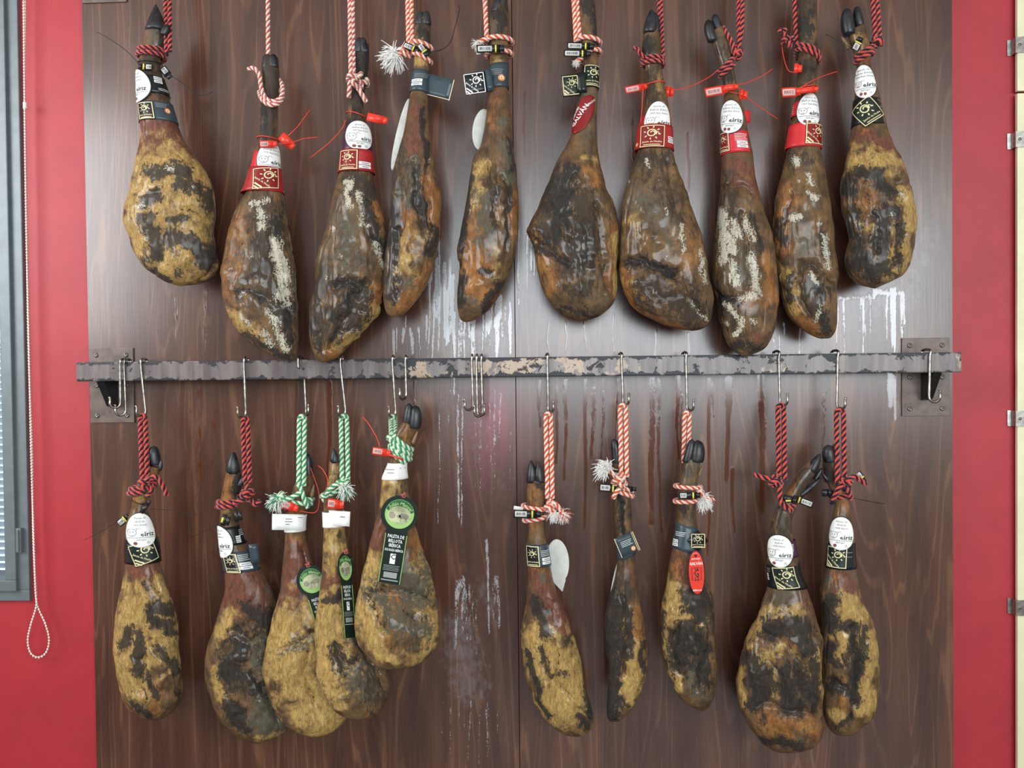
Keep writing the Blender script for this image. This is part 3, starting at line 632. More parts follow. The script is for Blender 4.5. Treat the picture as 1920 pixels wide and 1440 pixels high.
def oval(h, cx, cy, w, hh, rot=0, kind='j', theta=None, fn=None, rim=P_PURP, off=.0016, egg=.10):
    fn = fn or h.wrap(cx, cy, rot, theta)
    G, sh = ovalgrid(w+3, hh+3, egg, 19); skin('oval_label_backing', fn, G, sh, rim, h.root, off-.0004)
    G, sh = ovalgrid(w, hh, egg, 19); lb = skin('oval_label', fn, G, sh, P_WHITE, h.root, off+.0006, label='white oval brand label')
    k = Ink(); L = ('Jamón de', 'Bellota Ibérico', '100% Raza Ibérica') if kind == 'j' else ('Paleta de', 'Bellota', '100% Ibérica')
    for i, s_ in enumerate(L): k.text(s_, 0, -hh*(.36-.10*i), hh*.085, shear=.35, sx=.9 if i < 2 else .72)
    k.text('Jabugo', 0, hh*.265, hh*.085, shear=.35)
    k.lay('script_lettering', fn, P_GREY, lb, off+.0011)
    k = Ink(); k.text('eíriz', w*.20, hh*.115, hh*.185, sx=1.05); k.rect(-w*.43, w*.44, hh*.205, hh*.205+.7); k.lay('brand_lettering', fn, P_INK, lb, off+.0011)
    k = Ink(); u, v, q = -w*.27, hh*.06, w*.15      # pig head emblem
    a = np.linspace(0, 2*np.pi, 21); k.line(np.stack([u+q*np.cos(a)*(1-.16*np.sin(a)), v+q*.95*np.sin(a)], 1), .55)
    for e in (-1, 1):
        k.line([(u+e*q*.45, v-q*.85), (u+e*q*1.25, v-q*1.1), (u+e*q*.95, v-q*.35)], .5); k.disc(u+e*q*.35, v-q*.2, .9); k.disc(u+e*q*.18, v+q*.35, .5)
    k.line([(u+q*1.0, v-q*.8), (u+q*1.6, v-q*1.15), (u+q*1.9, v-q*.7)], .45); k.line([(u-q*.4, v+q*.62), (u, v+q*.75), (u+q*.4, v+q*.62)], .7)
    k.lay('pig_emblem', fn, P_INK, lb, off+.0011)
    k = Ink(); k.disc(-w*.18, hh*.37, w*.065, hh*.05)
    if kind == 'j': k.disc(-w*.02, hh*.38, w*.06, hh*.045)
    k.lay('seal_mark', fn, P_BROWN, lb, off+.0011); Ink().disc(w*.2, hh*.36, w*.055, hh*.045).lay('seal_mark', fn, P_DISC, lb, off+.0011)
    return lb
def emblem(parent, fn, cx, cy, w, h, rot, ink=P_GOLD, bgm=None, off=.0006, diag=False):
    """sun and spiral emblem in a framed square"""
    c, s_ = math.cos(rot), math.sin(rot)
    class T(Ink): pass
    g = lambda u, v, o=0.0: fn(cx+np.asarray(u, float)*c-np.asarray(v, float)*s_, cy+np.asarray(u, float)*s_+np.asarray(v, float)*c, o)
    g.step = fn.step
    if bgm: parent = sheet('emblem_panel', g, -w/2, w/2, -h/2, h/2, bgm, parent, off, .0006); off += .0006
    k = Ink(); b = 1.5; k.rect(-w/2+1, w/2-1, -h/2+1, -h/2+1+b).rect(-w/2+1, w/2-1, h/2-1-b, h/2-1).rect(-w/2+1, -w/2+1+b, -h/2+1, h/2-1).rect(w/2-1-b, w/2-1, -h/2+1, h/2-1)
    q = min(w, h)*.16; u0, v0 = (w*.10 if diag else 0), -h*.13
    t = np.linspace(0, 1, 26); a = -.5+t*2*np.pi*1.55; r_ = q*(1.0-.72*np.clip((t-.45)/.55, 0, 1)); k.line(np.stack([u0+r_*np.cos(-a), v0+r_*np.sin(-a)], 1), q*.30)
    k.line([(u0+q*.9, v0+q*.1), (u0+q*1.3, v0-q*.35), (u0+q*1.6, v0+q*.15)], q*.25)
    for i in range(8):
        a = i*math.pi/4+.2; k.line([(u0+q*1.45*math.cos(a), v0+q*1.45*math.sin(a)), (u0+q*2.0*math.cos(a), v0+q*2.0*math.sin(a))], q*.3)
    if diag:
        k.text('Jamón de Huelva', -w*.13, h*.17, h*.125, rot=.75, sx=.85)
        for i in (0, 1): k.rect(-w*(.48-.0*i)+w*.02, -w*.10+i*-w*.12, h*(.30+.10*i)-1.2, h*(.30+.10*i)+1.4, rot=.75)
    else:
        k.text('Jamón de Huelva', 0, h*.26, h*.115, sx=max(.5, min(1, w/h))*.95); k.rect(-w*.32, w*.32, h*.37, h*.37+1.3)
    k.lay('emblem_print', g, ink, parent, off+.0005); return parent
def extras(lb, fn, items, off=.0006):
    for it in items:
        kd, u, v = it[:3]
        if kd == 'lines':
            w, n, dv = it[3:6]; k = Ink()
            for i in range(n): k.rect(u-w/2, u+w/2*(1-.25*((i*7) % 3)/2), v+i*dv, v+i*dv+.8)
            k.lay('small_print', fn, it[6] if len(it) > 6 else P_GREY, lb, off)
        elif kd == 'boxes':
            w = it[3]; k = Ink().rect(u-w/2, u+w/2, v, v+5.5).rect(u-w/2, u+w/2, v+6.8, v+12); k.lay('code_boxes', fn, P_WINK, lb, off)
            k = Ink().text('~~~~~~~~', u, v+2.8, 4.2, sx=.8).text('~~~~~~~', u, v+9.4, 4.2, sx=.8); k.lay('code_lettering', fn, P_INK, lb, off+.0004)
        elif kd == 'dot':
            Ink().disc(u, v, it[3]).lay('origin_seal', fn, P_ORANGE, lb, off); Ink().disc(u, v, it[3]*.55).lay('origin_seal', fn, P_WHITE, lb, off+.0004); Ink().disc(u, v, it[3]*.32).lay('origin_seal', fn, P_ORANGE, lb, off+.0008)
def band(h, y0, y1, mat, emb=None, items=(), tilt=0.0, off=0.0, name='band_label', ink=P_GOLD, bgm=None, diag=False, label=None):
    """paper band right round the leg between photo rows y0,y1"""
    cy = (y0+y1)/2; cx, hw, hd, yr = h.row(cy); fn = h.wrap(cx, cy, 0, theta=0); Ru = .5*(hw+hd*ppm(h.Y0))*math.pi*.995
    G, sh = rectgrid(-Ru, Ru, -(y1-y0)/2, (y1-y0)/2, 6.0); G[:, 1] += tilt*hw*np.sin(G[:, 0]/Ru*math.pi)
    lb = skin(name, fn, G, sh, mat, h.root, off, label=label)
    def loc(px, py):
        q = px
        for _ in range(5):
            a = math.asin(max(-.98, min(.98, (q-cx)/hw))); W = at(cx+hw*math.sin(a), py, h.Y0); W[1] = yr-hd*math.cos(a); q += px-float(pix(W)[0])
        return a*.5*(hw+hd*ppm(h.Y0)), py-cy
    if emb:
        u, v = loc(emb[0], emb[1]); emblem(lb, fn, u, v, emb[2], emb[3], emb[4], ink, bgm, off+.0006, diag)
    it2 = []
    for it in items: u, v = loc(it[1], it[2]); it2.append((it[0], u, v)+tuple(it[3:]))
    extras(lb, fn, it2, off+.0007); return lb
def seal(h, px, py, w, hh, rot, red=True, Y=None, ringy=None, lab=True, labw=.62, side=-1, yel=True):
    """plastic security seal: flat body with a barcode, locking head, loop round the leg"""
    Y = h.front(px, py)-.010 if Y is None else Y; m = PL_RED if red else PL_BLK; fn = flat(px, py, Y, rot); fn.step = 30
    b = sheet('seal_tag', fn, -w/2, w/2, -hh/2, hh/2, m, h.root, .002, .0040)
    sheet('seal_head', fn, (w/2-1)*-side-6 if side > 0 else w/2-1, (w/2-1)*-side if side > 0 else w/2+7, -hh*.38, hh*.38, m, b, .0035, .0070)
    if lab:
        c = side*w*(.5-labw/2-.06); sheet('barcode_label', fn, c-w*labw/2, c+w*labw/2, -hh*.34, hh*.34, PL_PINK if red else PL_LAB, b, .0026, .0005)
        k = Ink(); g = random.Random(int(px)); u = c-w*labw*.38
        while u < c+w*labw*.38: ww = g.choice((.5, .9, 1.2)); k.rect(u, u+ww, -hh*.2, hh*.14); u += ww+g.choice((.7, 1.1))
        k.lay('barcode', fn, P_BROWN if red else P_INK, b, .0030)
        if yel and not red: sheet('yellow_mark', fn, -side*w*.30-1.5, -side*w*.30+1.5, -hh*.45, hh*.45, PL_YEL, b, .0027, .0005)
    if ringy is not None:
        P = ring(h, ringy[0], tilt=ringy[1] if len(ringy) > 1 else 0, turns=1.0, a0=180, r=.004); part('seal_loop', *tube(P, .0014, 6, 60), m, h.root)
    return b
def wire(h, pts, red=True, r=.0011):
    """loose tail of a seal; pts (px,py,Y)"""
    part('seal_tail', *tube([at(*p) for p in pts], r, 6), PL_RED if red else PL_BLK, h.root)
# ------------------------------------------------------------------ rope runs
ZT = rz+RH+UPDZ
def up1(h, x, xt, yb, dy=0.0, mid=None):
    """single strand from the upper rail down to photo point (x,yb) at depth Y0+dy"""
    T = at(xt, -60, RF-.009); b = [at(x, yb, h.Y0+dy)]; X = T[0]
    if mid: b = [at(m[0], m[1], h.Y0+m[2]) for m in mid]+b
    return [np.array([X, RB+.010, ZT-.05]), np.array([X, RB+.010, ZT-.01]), np.array([X, (RF+RB)/2, ZT+.008]), np.array([X, RF-.009, ZT-.012]), T]+b
def dbl(h, xt, yt, xb_, yb, dy=0.0, half=4.6, Yt=-.099):
    Yb = h.Y0+dy; o = [at(xb_-half, yb, Yb), at((xb_+xt)/2-half, (yb+yt)/2, (Yb+Yt)/2), at(xt-half, yt+9, Yt), at(xt-half*.75, yt+2, Yt), at(xt, yt-1.5, Yt), at(xt+half*.75, yt+2, Yt), at(xt+half, yt+9, Yt), at((xb_+xt)/2+half, (yb+yt)/2, (Yb+Yt)/2), at(xb_+half, yb, Yb)]
    return o
G_UP, G_LO, G_GR = 'hams on the upper row', 'hams on the lower row', 'hams on the lower row'
YU, YLO = -.112, -.112

# ================================================================== UPPER ROW
h = Ham('U1', 'short ochre ham with black mould, leftmost of the upper row, tied with red-black rope', YU,
  [(277, 50), (270, 84), (263, 117), (261, 140), (262, 175), (264, 205), (266, 233), (267, 268), (261, 307), (252, 350), (243, 393), (243, 424), (252, 451), (263, 482), (284, 508), (312, 528), (341, 538)],
  [(311, 52), (310, 84), (301, 113), (304, 144), (317, 183), (330, 226), (345, 261), (368, 296), (391, 327), (404, 362), (406, 397), (402, 436), (407, 475), (411, 496), (404, 515), (380, 531), (341, 538)],
  [('n', 16, .7, 285, 60, 290, 90), ('k', 9, 1, 306, 60, 306, 85), ('h', 30, .8, 280, 120, 290, 160), ('r', 44, 1, 280, 235, 330, 240), ('r', 30, 1, 275, 265, 330, 275, 362, 290), ('y', 46, .95, 300, 310, 270, 380), ('y', 60, .78, 330, 330, 385, 345, 350, 420, 300, 470, 345, 515),
   ('y', 18, 1, 252, 400, 262, 470), ('k', 15, .92, 284, 325, 320, 315, 345, 325), ('k', 13, 1, 268, 373, 296, 360), ('k', 15, .8, 335, 345, 375, 352, 398, 380), ('k', 17, .88, 272, 405, 288, 440, 288, 482), ('k', 20, .95, 315, 445, 360, 450, 396, 480), ('k', 12, .8, 318, 412, 345, 405), ('k', 10, .75, 335, 515), ('k', 8, 1, 276, 505, 316, 530),
   ('k', 8, .9, 395, 360, 400, 390), ('w', 6, .75, 316, 314, 322, 316), ('w', 5, .72, 255, 384, 266, 381), ('w', 5, .6, 365, 350), ('g', 9, 4, 345, 385, 375, 395, 402, 412), ('g', 12, 4, 310, 440, 300, 490, 292, 508), ('g', 8, 4, 372, 528, 392, 508, 408, 485), ('b', 26, 6, 345, 490), ('b', 20, 4, 290, 340)], seed=1)
h.claws([(293, 60, 292, 8, 39, -.004, 0, .15), (307, 66, 316, 46, 15, -.012)])
band(h, 148, 182, P_BLACK, items=[('boxes', 298, 150, 14), ('lines', 305, 172, 22, 2, 3, P_WINK)])
band(h, 197, 233, P_SLATE, (273, 216, 30, 33, 0), [('dot', 315, 214, 5), ('lines', 304, 202, 18, 3, 3, P_GREY)], bgm=P_BLACK, ink=P_GOLD)
oval(h, 262, 168, 56, 62, .0, 'j', theta=-50, rim=P_INK)
seal(h, 275, 125, 20, 12, .05, False, ringy=(121, 0), side=1, labw=.5); seal(h, 310, 134, 18, 14, .9, False, yel=False)
wire(h, [(264, 124, -.13), (240, 98, -.12), (210, 76, -.10), (182, 60, -.09)], False, .0010); wire(h, [(316, 138, -.13), (345, 158, -.11), (370, 177, -.09), (384, 178, -.085), (399, 172, -.08)], False, .0010)
rope('RB', 'red-black rope tied round the leftmost upper ham', [up1(h, 312, 309, 100, -.014), up1(h, 319, 318, 96, -.014), ring(h, 100, 2, 2.2, 90, 9, r=.0062, squash=1.12)], .0058)

h = Ham('U2', 'long ham with white patches, second of the upper row, thin rose-white rope', YU,
  [(494, 108), (491, 125), (493, 150), (490, 194), (489, 233), (485, 272), (475, 321), (463, 364), (444, 400), (429, 452), (421, 525), (427, 573), (448, 617), (480, 648), (521, 670), (545, 676)],
  [(521, 108), (523, 125), (524, 155), (522, 194), (521, 243), (523, 291), (527, 330), (532, 369), (540, 418), (551, 471), (556, 515), (559, 573), (560, 627), (559, 660), (554, 673), (545, 676)],
  [('h', 22, 1, 507, 110, 507, 170), ('h', 22, .85, 505, 180, 500, 290), ('k', 9, .8, 495, 200, 492, 280), ('h', 30, .6, 500, 375, 510, 420), ('o', 40, .6, 450, 440, 440, 540), ('k', 14, .75, 520, 400, 530, 500, 545, 640), ('h', 26, .85, 490, 420, 495, 520, 530, 600), ('k', 12, .75, 450, 545, 490, 560), ('k', 10, .8, 460, 625, 500, 655, 540, 672), ('y', 14, .7, 440, 585, 480, 640), ('n', 40, .6, 470, 480, 470, 540),
   ('w', 9, .78, 490, 400, 492, 430), ('w', 13, .88, 520, 460, 528, 500, 536, 545, 530, 560), ('w', 9, .72, 500, 580, 520, 610, 535, 650), ('w', 7, .7, 500, 375, 475, 385), ('w', 7, .7, 455, 550), ('w', 6, .65, 450, 590, 468, 607), ('w', 8, .66, 490, 620, 510, 650), ('w', 5, .6, 470, 480),
   ('g', 14, 6, 455, 545, 490, 555, 520, 580), ('g', 10, 5, 508, 430, 515, 500, 540, 580), ('b', 30, 5, 450, 520)], seed=2)
h.claws([(500, 128, 503, 101, 17, -.008, 0, .3), (514, 128, 512, 101, 17, -.008, 0, -.3)])
band(h, 288, 322, P_BRED, name='inner_band', items=[('lines', 487, 295, 8, 5, 4, P_WINK)]); band(h, 318, 364, P_RED, (499, 341, 41, 41, -.12), bgm=P_DKRED, diag=True, off=.003)
oval(h, 508, 303, 46, 62, .05, 'j')
seal(h, 500, 270, 26, 13, -.02, True, ringy=(262, -4), side=-1, labw=.55); seal(h, 536, 263, 26, 17, .75, True, lab=False, Y=-.125)
wire(h, [(540, 255, -.13), (560, 235, -.12), (581, 206, -.105)]); wire(h, [(520, 270, -.145), (545, 268, -.13), (570, 260, -.115), (598, 257, -.10)])
rope('PW', 'thin rose-white rope of the second upper ham, looped under its dark hoof', [up1(h, 503, 502, 130, .022), A3(h, (466, 130, -.01), (476, 128, -.022), (486, 140, -.024), (490, 165, -.026), (498, 184, -.03), (512, 190, -.032), (526, 184, -.03), (530, 168, -.018), (525, 152, .004), (508, 140, .022)), A3(h, (486, 172, .01), (490, 184, -.022), (500, 194, -.031), (512, 197, -.033), (525, 191, -.028), (530, 178, -.010), (524, 168, .01))], .0058)

h = Ham('U3', 'dark glossy ham with amber lower edge, third of the upper row, rose-white knot', YU,
  [(665, 84), (664, 126), (658, 165), (654, 190), (652, 223), (645, 262), (639, 316), (629, 360), (616, 413), (604, 466), (592, 525), (584, 573), (583, 617), (588, 652), (597, 674), (609, 680)],
  [(692, 84), (691, 126), (685, 165), (682, 194), (686, 223), (695, 262), (698, 316), (706, 364), (718, 405), (724, 452), (723, 515), (719, 554), (705, 593), (672, 632), (638, 668), (609, 680)],
  [('k', 26, 1, 678, 80, 676, 140), ('h', 26, .8, 668, 150, 665, 230), ('k', 12, .7, 660, 200, 655, 280), ('h', 22, .9, 660, 330, 690, 360), ('k', 12, .85, 690, 380, 705, 440, 720, 500), ('n', 34, .65, 650, 420, 640, 500), ('h', 20, .8, 600, 510, 595, 620), ('k', 14, .8, 625, 530, 680, 530, 660, 560, 620, 590), ('h', 22, .9, 640, 540, 680, 550, 630, 620),
   ('o', 15, 1, 715, 545, 690, 590, 650, 630, 620, 665), ('y', 12, .85, 700, 580, 665, 622, 640, 645), ('o', 16, .8, 705, 390, 712, 430), ('k', 8, .8, 590, 600, 600, 660), ('w', 8, .85, 656, 340, 650, 385), ('w', 6, .75, 672, 360, 680, 420), ('w', 5, .8, 690, 420), ('w', 6, .85, 705, 460, 715, 500), ('w', 5, .72, 625, 430), ('w', 4, .7, 608, 660), ('w', 5, .66, 640, 480), ('w', 4, .62, 610, 520),
   ('g', 13, 7, 622, 540, 655, 528, 690, 530), ('g', 10, 5, 690, 530, 665, 560, 640, 600, 622, 650), ('g', 9, 5, 676, 380, 690, 430, 712, 480), ('b', 26, 7, 700, 560, 660, 615), ('b', 24, 4, 640, 470)], seed=3)
h.claws([(671, 100, 674, 70, 17, -.008, 0, .3), (685, 100, 680, 70, 15, -.008, 0, -.3)])
band(h, 240, 288, P_PURP, name='inner_band'); band(h, 286, 327, P_RED, (654, 307, 32, 38, .0), [('lines', 683, 293, 22, 5, 3, P_BRED), ('boxes', 683, 310, 20)], off=.003, bgm=P_DKRED)
oval(h, 675, 261, 50, 55, .0, 'j', egg=0.0)
seal(h, 704, 222, 32, 15, .22, True, ringy=(217, -10), lab=False, Y=-.135); wire(h, [(648, 225, -.14), (642, 240, -.13), (620, 265, -.12), (582, 296, -.10)])
rope('PW', 'rose-white rope of the third upper ham with a round knot beside its black hoof', [up1(h, 658, 655, 140, -.030), up1(h, 663, 660, 140, -.026), knot(at(667, 150, h.Y0-.034), .021, sd=.4), ring(h, 158, 6, 1.2, 60, 6, r=.006), A3(h, (657, 150, -.035), (655, 170, -.03), (654, 183, -.02)), A3(h, (668, 160, -.036), (678, 176, -.034), (687, 192, -.028))], .0060)

h = Ham('U4', 'slim dark-streaked ham with a slate label flap, fourth of the upper row', YU-.020,
  [(779, 36), (777, 73), (776, 125), (771, 168), (766, 202), (756, 258), (744, 297), (736, 340), (734, 387), (731, 439), (724, 474), (721, 517), (721, 560), (727, 588), (740, 596)],
  [(807, 36), (807, 77), (804, 125), (802, 172), (804, 224), (811, 280), (819, 319), (827, 366), (826, 409), (821, 465), (806, 521), (782, 564), (757, 591), (740, 596)],
  [('k', 12, .9, 793, 40, 795, 70), ('y', 12, .7, 785, 70, 785, 120), ('k', 7, .9, 800, 60, 802, 100), ('k', 6, .95, 793, 205, 794, 250, 802, 310), ('r', 18, .7, 780, 200, 772, 280), ('h', 14, .8, 745, 320, 740, 420), ('k', 12, .9, 738, 400, 735, 470, 732, 560), ('k', 14, .85, 780, 320, 785, 370, 800, 420), ('n', 20, .7, 770, 310, 775, 370), ('o', 16, .9, 762, 400, 760, 470), ('y', 22, .72, 760, 450, 762, 500, 775, 520), ('o', 14, 1, 800, 340, 818, 380, 820, 430), ('o', 14, .95, 800, 510, 775, 555, 750, 585), ('o', 12, .9, 730, 550),
   ('k', 9, .8, 745, 520, 738, 570), ('n', 22, .6, 765, 530), ('k', 10, .8, 815, 430, 805, 480), ('h', 14, .7, 752, 270, 748, 330), ('g', 8, 4, 775, 300, 778, 360, 790, 420, 806, 470), ('g', 8, 5, 803, 300, 800, 370, 808, 430), ('g', 10, 5, 742, 430, 748, 520, 742, 560), ('b', 14, 5, 764, 430, 766, 510)], seed=4)
h.claws([(786, 48, 788, 20, 16, -.008, 0, .2), (801, 48, 799, 20, 16, -.008, 0, -.2)])
band(h, 135, 176, P_SLATE, None, [('boxes', 782, 154, 18), ('lines', 790, 144, 24, 3, 3, P_GREY)], tilt=.10, off=.001)
fn = flat(822, 163, -.148, .245, -.25); fl = sheet('label_flap', fn, -28, 26, -20, 20, P_SLATE, h.root); Ink().rect(-26, 25, 18, 19.2).rect(24.5, 26, -20, 20).lay('flap_edge_print', fn, P_GOLD, fl)
fn = flat(751, 252, -.118, .23); G, sh = ovalgrid(17, 138, 0.0); skin('paper_tag_edge_on', fn, G, sh, P_DISC, h.root, label='worn paper tag seen edge-on behind the leg')
seal(h, 768, 88, 24, 12, .4, False, Y=-.155); seal(h, 792, 91, 20, 12, .95, False, Y=-.158, ringy=(95, 0)); wire(h, [(806, 98, -.14), (830, 92, -.125), (845, 78, -.115), (852, 55, -.105), (861, 20, -.10), (859, 9, -.10)], False, .0011)
rope('RW', 'red-white rope with a white frayed end, fourth upper ham from the left', [up1(h, 766, 763, 84, -.012), up1(h, 773, 770, 84, -.012), knot(at(757, 97, h.Y0-.012), .017, sd=1), ring(h, 88, -10, 1.1, -80, 4, r=.006), ring(h, 110, -16, 1.0, -90, 0, r=.006), A3(h, (757, 100, -.016), (748, 104, -.016), (742, 108, -.014))], .0060, [(at(742, 104, h.Y0-.014), (-1, -.1, -.35), .033, 190, None, 4)])

h = Ham('U5', 'slim orange-brown ham with a left label flap, fifth of the upper row beside the joint', YU,
  [(922, 10), (917, 52), (918, 112), (916, 172), (911, 224), (901, 275), (887, 301), (879, 344), (873, 387), (865, 435), (859, 474), (861, 517), (857, 555), (860, 586), (866, 601), (875, 605)],
  [(953, 10), (955, 65), (953, 121), (953, 172), (960, 224), (963, 276), (969, 327), (973, 387), (972, 439), (967, 482), (951, 530), (922, 577), (894, 599), (875, 605)],
  [('k', 14, .9, 935, 20, 940, 45), ('n', 18, .6, 928, 50), ('y', 14, .6, 928, 75, 935, 110), ('r', 20, .5, 930, 180, 925, 260), ('o', 12, .6, 930, 200, 925, 240), ('n', 10, .9, 945, 230, 946, 236), ('k', 8, .7, 955, 260, 960, 320), ('n', 14, .8, 950, 280, 955, 330), ('y', 16, .8, 898, 315, 890, 370), ('k', 10, .9, 884, 330, 872, 400, 864, 470), ('n', 20, .75, 915, 360, 910, 450), ('o', 18, .8, 885, 400, 890, 480), ('k', 8, .7, 930, 350, 925, 430), ('o', 12, 1, 966, 370, 960, 430), ('k', 8, .7, 955, 350, 950, 450), ('o', 26, 1, 895, 500, 890, 540, 910, 550), ('y', 14, .6, 925, 480, 935, 520), ('k', 9, .9, 900, 508, 915, 512), ('n', 14, .7, 880, 565, 900, 575), ('k', 10, .85, 864, 520, 862, 580), ('k', 9, .8, 940, 530, 905, 580),
   ('g', 8, 5, 910, 310, 925, 360, 935, 420), ('g', 8, 4, 945, 330, 955, 400, 950, 470), ('g', 6, 4, 860, 490, 868, 510), ('b', 14, 4, 925, 320, 935, 380), ('b', 20, 4, 890, 540)], seed=5)
h.claws([(928, 24, 934, -8, 17, -.010, 0, .3), (944, 22, 944, -12, 17, -.006, 0, -.3)])
band(h, 124, 170, P_SLATE, None, [('dot', 940, 153, 6), ('lines', 932, 137, 20, 4, 3, P_GREY)], tilt=-.12)
sheet('label_flap', flat(914, 151, -.143, -.14, -.2), -11, 9, -20, 20, P_SLATE, h.root); fn = flat(890, 156, -.150, -.14, .2); e = sheet('label_flap', fn, -20, 22, -20, 20, P_BLACK, h.root); emblem(e, fn, 0, 0, 40, 40, 0, P_WHITE, None, .0004, True)
fn = flat(904, 243, -.103, .12, .3); G, sh = ovalgrid(36, 78); skin('round_tag_back', fn, G, sh, P_DISC, h.root, label='blank pale back of a round tag')
seal(h, 916, 91, 45, 15, -.02, False, Y=-.155, labw=.58, side=-1); sheet('barcode_label', flat(897, 96, -.151, -.05), -4, 4, -6, 6, PL_LAB, h.root)
rope('RW', 'red-white rope wound twice round the fifth upper ham above a black tag', [up1(h, 913, 907, 78, -.018), ring(h, 78, -2, 1.0, -90, 0, r=.0062, squash=1.1), ring(h, 103, 2, 1.0, -100, 0, r=.0062, squash=1.1), A3(h, (913, 74, -.02), (904, 76, -.024), (898, 80, -.022))], .0062, [(at(897, 80, h.Y0-.02), (-.6, 0, -.8), .016, 60, None, 5)])

h = Ham('U6', 'broad dark brown ham with a dark red oval sticker, sixth of the upper row', YU,
  [(1087, -25), (1087, 27), (1088, 62), (1093, 124), (1090, 156), (1080, 200), (1076, 236), (1066, 267), (1045, 302), (1031, 338), (1010, 388), (992, 425), (991, 445), (1002, 474), (1011, 520), (1027, 560), (1049, 586), (1080, 600), (1098, 602)],
  [(1113, -25), (1118, 44), (1121, 107), (1121, 169), (1119, 222), (1120, 276), (1126, 311), (1138, 356), (1152, 400), (1158, 444), (1159, 498), (1156, 547), (1147, 573), (1126, 592), (1098, 602)],
  [('k', 14, .9, 1095, -20, 1105, 20), ('o', 10, .5, 1100, 50), ('k', 8, .8, 1114, 30, 1118, 80), ('n', 20, .55, 1105, 180, 1100, 260), ('y', 10, .6, 1092, 290, 1120, 300), ('o', 15, .8, 1100, 330, 1130, 350), ('h', 30, .9, 1045, 340, 1030, 430), ('k', 22, .8, 1060, 320, 1050, 400, 1040, 450), ('h', 34, .85, 1090, 380, 1080, 500), ('k', 16, .7, 1100, 420, 1110, 500), ('o', 10, .8, 1010, 440, 1000, 455), ('o', 14, .7, 1020, 480, 1040, 540), ('h', 30, .7, 1090, 540), ('y', 7, .95, 1156, 440, 1155, 550), ('o', 10, .8, 1148, 430, 1146, 540), ('r', 14, .6, 1090, 440, 1070, 470), ('k', 10, .8, 1000, 465, 1040, 480, 1065, 495), ('k', 9, .7, 1050, 580, 1120, 592), ('n', 26, .5, 1120, 560),
   ('g', 12, 7, 996, 452, 1030, 472, 1062, 490), ('g', 9, 5, 1075, 330, 1060, 400, 1075, 470), ('g', 9, 5, 1120, 380, 1125, 450, 1140, 540), ('g', 8, 4, 1090, 440, 1085, 520, 1095, 580), ('b', 20, 8, 1006, 440), ('b', 16, 5, 1100, 400, 1108, 480), ('b', 22, 4, 1100, 330)], seed=6)
h.claws([(1094, -20, 1097, -55, 16, -.008), (1107, -20, 1106, -55, 16, -.006)])
band(h, 127, 170, P_BLACK, (1112, 148, 34, 41, .02), bgm=P_GREEN)
sheet('label_flap', flat(1091, 155, -.140, -.10, -.2), -9, 8, -19, 19, P_BLACK, h.root); fn = flat(1070, 160, -.142, -.10, .25); e = sheet('label_flap', fn, -16, 17, -20, 21, P_GREEN, h.root); emblem(e, fn, 0, 0, 31, 38, 0, P_GOLD, None, .0004, True); extras(e, fn, [('dot', 18, 2, 4)])
fn = h.wrap(1093, 222, .32); G, sh = ovalgrid(34, 74); rt = skin('red_sticker', fn, G, sh, P_DKRED, h.root, .001, label='glossy dark red oval sticker'); Ink().text('GALVÁN', -4, 3, 11.5, rot=-1.35).text('JAMONES', -14, 0, 5.5, rot=-1.35).text('IBÉRICOS', 5, -24, 4.5, rot=-1.1).lay('sticker_lettering', fn, P_WINK, rt, .0018)
seal(h, 1085, 86, 44, 13, .03, False, Y=-.147, labw=.56, side=-1); seal(h, 1079, 100, 44, 13, .02, False, Y=-.152, labw=.6, side=-1)
rope('RW', 'thick red-white rope of the sixth upper ham, two black tags under it', [up1(h, 1080, 1073, 78, -.014), up1(h, 1087, 1081, 76, -.014), ring(h, 78, -6, 1.0, -90, 0, r=.0062, squash=1.1), ring(h, 101, 6, 1.0, -95, 0, r=.0062, squash=1.1), A3(h, (1092, 108, -.030), (1084, 113, -.030), (1080, 116, -.028))], .0060, [(at(1081, 116, h.Y0-.028), (-.3, 0, -1), .012, 45, None, 6)])

